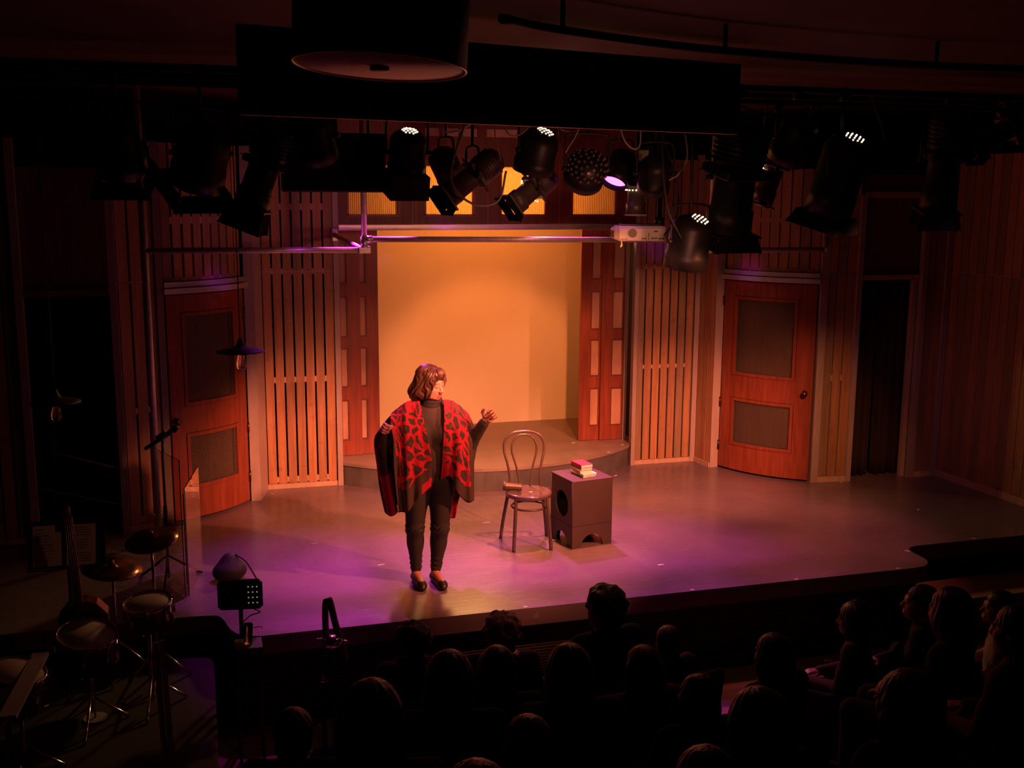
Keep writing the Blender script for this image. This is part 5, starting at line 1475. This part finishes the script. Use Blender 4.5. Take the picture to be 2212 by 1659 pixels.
# ================================================================== THE AUDIENCE
def sit_prims(b, g=0.0):
    b.ell((0, .02, .55), (.165 + g, .125 + g, .12 + g), k=.06); b.ell((0, .03, .76), (.15 + g, .11 + g, .20 + g), k=.06)
    b.cap((-.155, .02, .965), (.155, .02, .965), .058 + g, k=.06)
    return b
def sit_arms(b, g=0.0):
    for s in (-1, 1):
        b.cap((s * .175, .02, .955), (s * .235, -.03, .70), .050 + g, .042 + g, k=.03); b.cap((s * .235, -.03, .70), (s * .10, -.25, .655), .040 + g, .028 + g, k=.02)
    return b
def sit_legs(b, g=0.0):
    for s in (-1, 1):
        b.cap((s * .09, .0, .53), (s * .11, -.42, .515), .085 + g, .062 + g, k=.03); b.cap((s * .11, -.42, .515), (s * .11, -.43, .09), .058 + g, .042 + g, k=.02)
    return b
SITTERS = []
def make_sitter(pitch, yaw):
    HM = Matrix.Translation((0, -.015, 1.135)) @ Matrix.Rotation(yaw, 4, 'Z') @ Matrix.Rotation(pitch, 4, 'X')
    b = Blob(HM); head_prims(b, mouth=.004); b.X = None
    b.cap((0, .02, 1.05), (0, .025, .96), .052, .06, k=.03)
    sit_prims(b, -.012); sit_arms(b, -.010); sit_legs(b, -.010)
    for s in (-1, 1):
        b.cap((s * .11, -.42, .07), (s * .12, -.58, .03), .04, .032, k=.02)
        hand_prims(b, (s * .10, -.25, .655), (-s * .5, -.8, -.1), (0, 0, -1), -s, ((.3, .5, .3), (.35, .55, .3), (.4, .55, .3), (.45, .5, .3)), ((.6, .6, .2, .036), (.8, .1, .3, .028), (.8, -.1, .2, .022)))
    root = bpy.data.objects.new('proto', None)
    inv = np.array(HM.inverted())
    bo = blob_obj('body', b.mesh(.0068), ['skin'], None, None, 1)
    t = Blob(); sit_prims(t, .006); sit_arms(t, .009); t.cap((0, .02, 1.0), (0, .02, .95), .066, .08, k=.03)
    tp = blob_obj('top', t.mesh(.011, lambda P: .004 * np.sin(P[:, 2] * 60 + P[:, 0] * 25)), ['cloth_black'], None, None, 2)
    l = Blob(); sit_legs(l, .006); l.ell((0, .02, .55), (.165, .125, .10), k=.05); ll = blob_obj('trousers', l.mesh(.012), ['cloth_black'], None, None, 2)
    ob = []
    for s in (-1, 1):
        sb = Blob(); sb.cap((s * .11, -.40, .045), (s * .122, -.60, .04), .047, .040, k=.02); ob.append(blob_obj('shoe', sb.mesh(.01), ['shoe'], None, None, 1))
    return HM, [bo, tp, ll] + ob
def hair_blob(kind, HM, seed):
    h = Blob(HM); r = random.Random(seed)
    h.ell((0, .020, .036), (.086, .104, .092), k=.03)
    if kind == 'short':
        h.ell((0, .06, -.03), (.075, .05, .07), k=.03)
    elif kind == 'bob':
        for s in (-1, 1): h.ell((s * .065, .02, -.05), (.038, .07, .10), k=.03)
        h.ell((0, .075, -.06), (.085, .05, .11), k=.03)
    elif kind == 'long':
        for s in (-1, 1): h.cap((s * .070, .03, .0), (s * .088, .06, -.24), .042, .04, k=.04)
        h.ell((0, .085, -.10), (.09, .05, .16), k=.04); h.ell((0, .10, -.26), (.11, .05, .10), k=.05)
    elif kind == 'curly':
        h.ell((0, .03, .04), (.105, .115, .105), k=.02)
        for i in range(46):
            z = r.uniform(-.3, 1); t = r.uniform(0, 2 * PI); q = math.sqrt(max(0, 1 - z * z))
            if math.sin(t) * q < -.55 and z < .45: continue
            h.ell((.098 * q * math.cos(t), .03 + .108 * q * math.sin(t), .035 + .10 * z), [r.uniform(.016, .026)] * 3, k=.012)
        for i in range(12): h.ell((r.uniform(-.08, .08), .09 + r.uniform(-.02, .03), -.05 - r.uniform(0, .09)), [.024] * 3, k=.015)
    elif kind == 'bun':
        h.ell((0, .06, -.02), (.078, .05, .07), k=.03); h.ell((0, .105, .075), (.042, .04, .042), k=.012)
    elif kind == 'big':
        h.ell((0, .035, .03), (.115, .12, .115), k=.03); h.ell((0, .08, -.07), (.115, .07, .13), k=.04)
        for s in (-1, 1): h.ell((s * .085, .03, -.06), (.045, .07, .12), k=.03)
    h.ell((0, -.118, -.035), (.056, .075, .085), k=.012, sub=True)
    inv = np.array(HM.inverted())
    def w(P):
        q = P @ inv[:3, :3].T + inv[:3, 3]; th = np.arctan2(q[:, 0], q[:, 1] + .02)
        return .0016 * np.sin(17 * th + 20 * q[:, 2] + 2 * np.sin(30 * q[:, 2])) + .001 * np.sin(43 * th + 31 * q[:, 2])
    return h.mesh(.0062, w)
HEADS = [make_sitter(math.radians(2), 0.0), make_sitter(math.radians(-6), .25), make_sitter(math.radians(6), -.3)]
used_p = [False] * 3
def seat_at(x, y, f, rz, label):
    o = thing('theatre_seat', label, 'seat', (x, y, f), rz, 'dark theatre seats')
    mb = MB(); mb.box((0, -.06, .38), (.46, .46, .09), bevel=.03); mb.build('seat_cushion', 'seat_fabric', o)
    mb = MB(); mb.box((0, .20, .60), (.46, .07, .46), Matrix.Rotation(-.12, 3, 'X'), bevel=.03); mb.build('backrest', 'seat_fabric', o)
    for s in (-1, 1): mb = MB(); mb.box((s * .245, -.03, .29), (.03, .40, .58), bevel=.01); mb.build('side_frame', 'black_paint', o)
def floor_z(y):
    z = -.65
    for ya, zz in ((5.15, -.48), (4.3, -.18), (3.5, .05), (2.8, .27)):
        if y < ya: z = zz
    return z
AUD = []
def spectator(x, y, ztop, proto, kind, hm, top, label, turn=0.0, seat='dark theatre seat'):
    f = floor_z(y); s = min(1.08, max(.84, (ztop - f) / 1.255))
    hx, hy = 1.7 - x, 7.7 - y; rz = math.atan2(hx, -hy) + turn
    o = thing('person', label, 'person', (x, y, f), rz, 'seated audience'); o.scale = (s, s, s)
    HM, obs = HEADS[proto]
    for b in obs:
        c = b.copy(); COL.objects.link(c); c.parent = o
        if b.name.startswith('top'): c.data = b.data.copy(); c.data.materials.clear(); c.data.materials.append(MATS[top])
    hb = blob_obj('hair', hair_blob(kind, HM, len(AUD)), [hm], o, None, 1)
    AUD.append((x, y)); seat_at(x, y, f, rz, seat)
ROWS = [
 (1.077, 5.65, .515, 0, 'curly', 'hair_brown', 'cloth_dark', 'audience member with short curly brown hair seated nearest below the performer'),
 (1.567, 5.60, .545, 1, 'curly', 'hair_blonde', 'cloth_dark', 'audience member with fluffy light blond hair in the front row'),
 (2.179, 5.55, .66, 0, 'curly', 'hair_dark', 'cloth_black', 'tall audience member with dark curly hair whose head overlaps the stage edge'),
 (2.57, 5.50, .40, 2, 'short', 'hair_brown', 'cloth_dark', 'audience member with short brown hair right of the tall curly one'),
 (3.786, 5.45, .44, 0, 'big', 'hair_black', 'cloth_brown', 'audience member with big dark hair and brown knit shoulders on the right'),
 (4.221, 5.40, .533, 1, 'short', 'hair_dark', 'cloth_black', 'audience member in profile with short dark hair, face lit red, on the right'),
 (4.724, 5.30, .481, 1, 'long', 'hair_black', 'cloth_pale', 'audience member in profile with long black hair and pale shoulders at the right edge'),
 (1.30, 4.70, .762, 2, 'bob', 'hair_black', 'cloth_black', 'dark silhouetted audience member in front of the light blond one'),
 (2.038, 4.65, .702, 0, 'long', 'hair_auburn', 'cloth_brown', 'audience member with long auburn hair hanging down the back'),
 (2.734, 4.60, .708, 0, 'bob', 'hair_black', 'cloth_black', 'audience member with a smooth black bob catching a thin highlight'),
 (3.751, 4.55, .872, 2, 'bob', 'hair_black', 'cloth_black', 'dark-haired audience member just behind the short-haired profile on the right'),
 (.892, 3.95, 1.11, 0, 'bob', 'hair_black', 'cloth_black', 'dark silhouetted audience member with smooth hair right below the performer'),
 (1.40, 3.95, 1.08, 0, 'bob', 'hair_black', 'cloth_brown', 'audience member with dark hair and tan shoulders left of the auburn-haired one'),
 (1.965, 3.90, .90, 1, 'bob', 'hair_black', 'cloth_black', 'low dark-haired audience member right of the auburn-haired one'),
 (3.50, 3.80, 1.09, 0, 'short', 'hair_black', 'cloth_brown', 'audience member cut by the right edge of the view, ear lit red'),
 (.271, 3.95, .95, 1, 'short', 'hair_black', 'cloth_black', 'shadowed audience member at the bottom left below the mixer'),
 (.46, 3.15, 1.45, 0, 'bob', 'hair_black', 'cloth_black', 'large dark silhouetted head nearest the camera on the left'),
 (.98, 3.15, 1.214, 2, 'short', 'hair_black', 'cloth_black', 'shadowed audience member at the bottom edge below the blond one'),
 (1.792, 3.10, 1.22, 0, 'big', 'hair_black', 'cloth_black', 'dark silhouetted audience member low in the middle of the bottom edge'),
 (2.35, 3.05, 1.243, 1, 'big', 'hair_black', 'cloth_black', 'shadowed audience member low on the right below the black bob'),
 (.60, 2.35, 1.54, 2, 'short', 'hair_black', 'cloth_black', 'shadowed audience member at the very bottom edge below the performer'),
 (1.22, 2.35, 1.49, 0, 'bob', 'hair_black', 'cloth_black', 'shadowed audience member at the very bottom edge below the auburn-haired one'),
]
SEATL = ['front row spectator with curly brown hair', 'spectator with fluffy blond hair', 'tall dark curly-haired spectator', 'spectator with short brown hair', 'spectator with big dark hair',
 'short-haired spectator seen in profile', 'long-haired spectator with pale shoulders', 'silhouetted spectator in front of the blond one', 'spectator with long auburn hair', 'spectator with the smooth black bob',
 'spectator behind the short-haired profile', 'silhouetted spectator right below the performer', 'spectator with tan shoulders', 'low dark-haired spectator by the auburn one', 'spectator cut by the right edge',
 'shadowed spectator below the mixer', 'large silhouetted head on the left', 'shadowed spectator below the blond one', 'silhouetted spectator at the bottom middle', 'shadowed spectator below the black bob',
 'bottom edge spectator below the performer', 'bottom edge spectator below the auburn one']
for k, r_ in enumerate(ROWS): spectator(*r_, seat='dark theatre seat under the ' + SEATL[k])
for HM, obs in HEADS:
    for b in obs: bpy.data.objects.remove(b)

# ================================================================== LIGHT AND CAMERA
def spot(name, loc, tgt, col, W, deg, blend=.4, size=.06):
    l = bpy.data.lights.new(name, 'SPOT'); l.energy = W; l.color = col; l.spot_size = math.radians(deg); l.spot_blend = blend; l.shadow_soft_size = size
    o = bpy.data.objects.new(name, l); COL.objects.link(o); o.location = loc
    o.rotation_euler = (Vector(tgt) - Vector(loc)).to_track_quat('-Z', 'Y').to_euler(); return o
spot('key_front_right', (4.3, 5.3, 3.0), (2.25, 8.0, .6), (1, .25, .11), 1400, 41, .6)
spot('front_left', (1.0, 5.5, 2.97), (2.4, 9.6, .9), (1, .28, .09), 170, 40, .5)
spot('front_centre', (2.7, 5.5, 2.97), (3.15, 11.5, .65), (1, .25, .075), 800, 27, .5)
spot('front_far_right', (4.9, 5.5, 2.97), (4.5, 10.0, .7), (1, .28, .15), 400, 38, .6)
spot('low_left', (2.4, 5.5, 3.0), (1.0, 10.4, .15), (1, .25, .14), 1900, 27, 1)
spot('low_centre', (2.9, 5.5, 3.0), (2.8, 10.3, 0), (1, .27, .22), 520, 34, 1)
spot('low_right', (4.2, 5.5, 3.0), (4.75, 10.3, 0), (1, .25, .15), 1800, 32, 1)
spot('low_door', (4.6, 5.8, 3.0), (5.7, 9.6, .1), (1, .29, .09), 420, 36, 1)
spot('side_right', (5.0, 6.0, 3.0), (6.6, 9.3, .3), (1, .24, .4), 40, 46, 1)
spot('back_left', (1.35, 9.85, 3.3), (1.45, 7.5, 0), (.85, .05, .72), 1050, 44, 1)
spot('back_right', (3.2, 9.85, 3.3), (3.2, 7.7, 0), (.85, .08, .65), 760, 50, 1)
spot('edge_purple', (3.7, 9.4, 3.3), (3.25, 7.35, 0), (.5, .04, 1), 190, 24, .8)
spot('mid_purple', (1.0, 9.0, 3.3), (.75, 8.1, 0), (.8, .05, .9), 330, 46, 1)
spot('wash_right', (5.4, 8.2, 3.3), (4.6, 8.2, 0), (1, .17, .2), 280, 60, .9)
spot('top_mid', (3.0, 8.2, 3.2), (2.7, 9.0, 0), (1, .27, .13), 800, 66, .9)
spot('screen_top', (3.0, 10.75, 3.28), (3.0, 12.0, 1.9), (1, .22, .015), 105, 130, .8, .15)
spot('panes', (2.9, 11.6, 3.05), (2.9, 10.6, 3.0), (1, .48, .17), 320, 160, .8, .2)
l_ = bpy.data.lights.new('added_rig_fill', 'POINT'); l_.energy = 6; l_.color = (1, .32, .2); l_.shadow_soft_size = .12  # added faint point lamp without a fixture, lifts upper walls and rig edges
o_ = bpy.data.objects.new('added_rig_fill', l_); COL.objects.link(o_); o_.location = (2.9, 8.8, 2.85)
spot('house_wash', (3.2, .6, 3.12), (2.0, 7.8, .95), (1, .26, .14), 1000, 20.5, .6)
spot('added_sheet_fill', (.9, 4.2, 3.1), (-.87, 7.0, .7), (1, .3, .2), 10, 13, .7)  # added weak lamp, no fixture of its own, brightens the music sheets
spot('lens_glow_trim', (3.5, 8.2, 2.95), (4.62, 10.5, 2.42), (.62, .03, 1), 55, 9, .6)
spot('lens_glow_left', (1.7, 8.3, 3.0), (.14, 9.93, 2.09), (.7, .03, 1), 40, 9, .8)
spot('lens_glow_right', (4.0, 8.3, 3.0), (5.42, 10.0, 2.09), (.7, .03, 1), 40, 9, .8)
spot('lens_glow_lintel', (3.1, 8.1, 3.05), (2.35, 10.5, 2.55), (.7, .05, 1), 20, 7, .8)
spot('upper_fill', (2.8, 5.2, 2.45), (2.6, 10.0, 2.35), (1, .30, .2), 85, 64, .8)  # added fill lamp that raises the upper walls and pipes
spot('added_disc_fill', (3.0, 7.0, 2.5), (.68, 4.1, 3.37), (1, .3, .18), 75, 12, .4)  # added lamp that brightens the underside of the drum lamp
spot('added_projector_fill', (2.6, 5.6, 2.62), (3.34, 7.9, 2.6), (1, .38, .22), 45, 13, .5)  # added lamp aimed at the projector to brighten its near face
l_ = bpy.data.lights.new('added_front_fill', 'POINT'); l_.energy = 4; l_.color = (1, .3, .18); l_.shadow_soft_size = .12  # added point lamp, brightens the rig from the audience side
o_ = bpy.data.objects.new('added_front_fill', l_); COL.objects.link(o_); o_.location = (2.6, 6.0, 2.35)
W_ = bpy.data.worlds.new('World'); SC.world = W_; W_.use_nodes = True
W_.node_tree.nodes['Background'].inputs['Color'].default_value = (.02, .008, .006, 1); W_.node_tree.nodes['Background'].inputs['Strength'].default_value = 0.0

cd_ = bpy.data.cameras.new('camera'); cam = bpy.data.objects.new('camera', cd_); COL.objects.link(cam)
XR, DR, FW = Vector((0.96076358, -0.27729223, 0.00650828)), Vector((-0.0426871, -0.17100591, -0.98434485)), Vector((0.27406413, 0.94544487, -0.17613305))
cam.matrix_world = Matrix(((XR.x, -DR.x, -FW.x, 0), (XR.y, -DR.y, -FW.y, 0), (XR.z, -DR.z, -FW.z, 2.92), (0, 0, 0, 1)))
cd_.sensor_fit = 'HORIZONTAL'; cd_.sensor_width = 36; cd_.lens = 36 * 2336.356 / 2212; cd_.clip_start = .05; cd_.clip_end = 60
SC.camera = cam
SC.view_settings.view_transform = 'Standard'; SC.view_settings.look = 'None'; SC.view_settings.gamma = 1; SC.view_settings.exposure = 0
SC.view_settings.use_curve_mapping = False
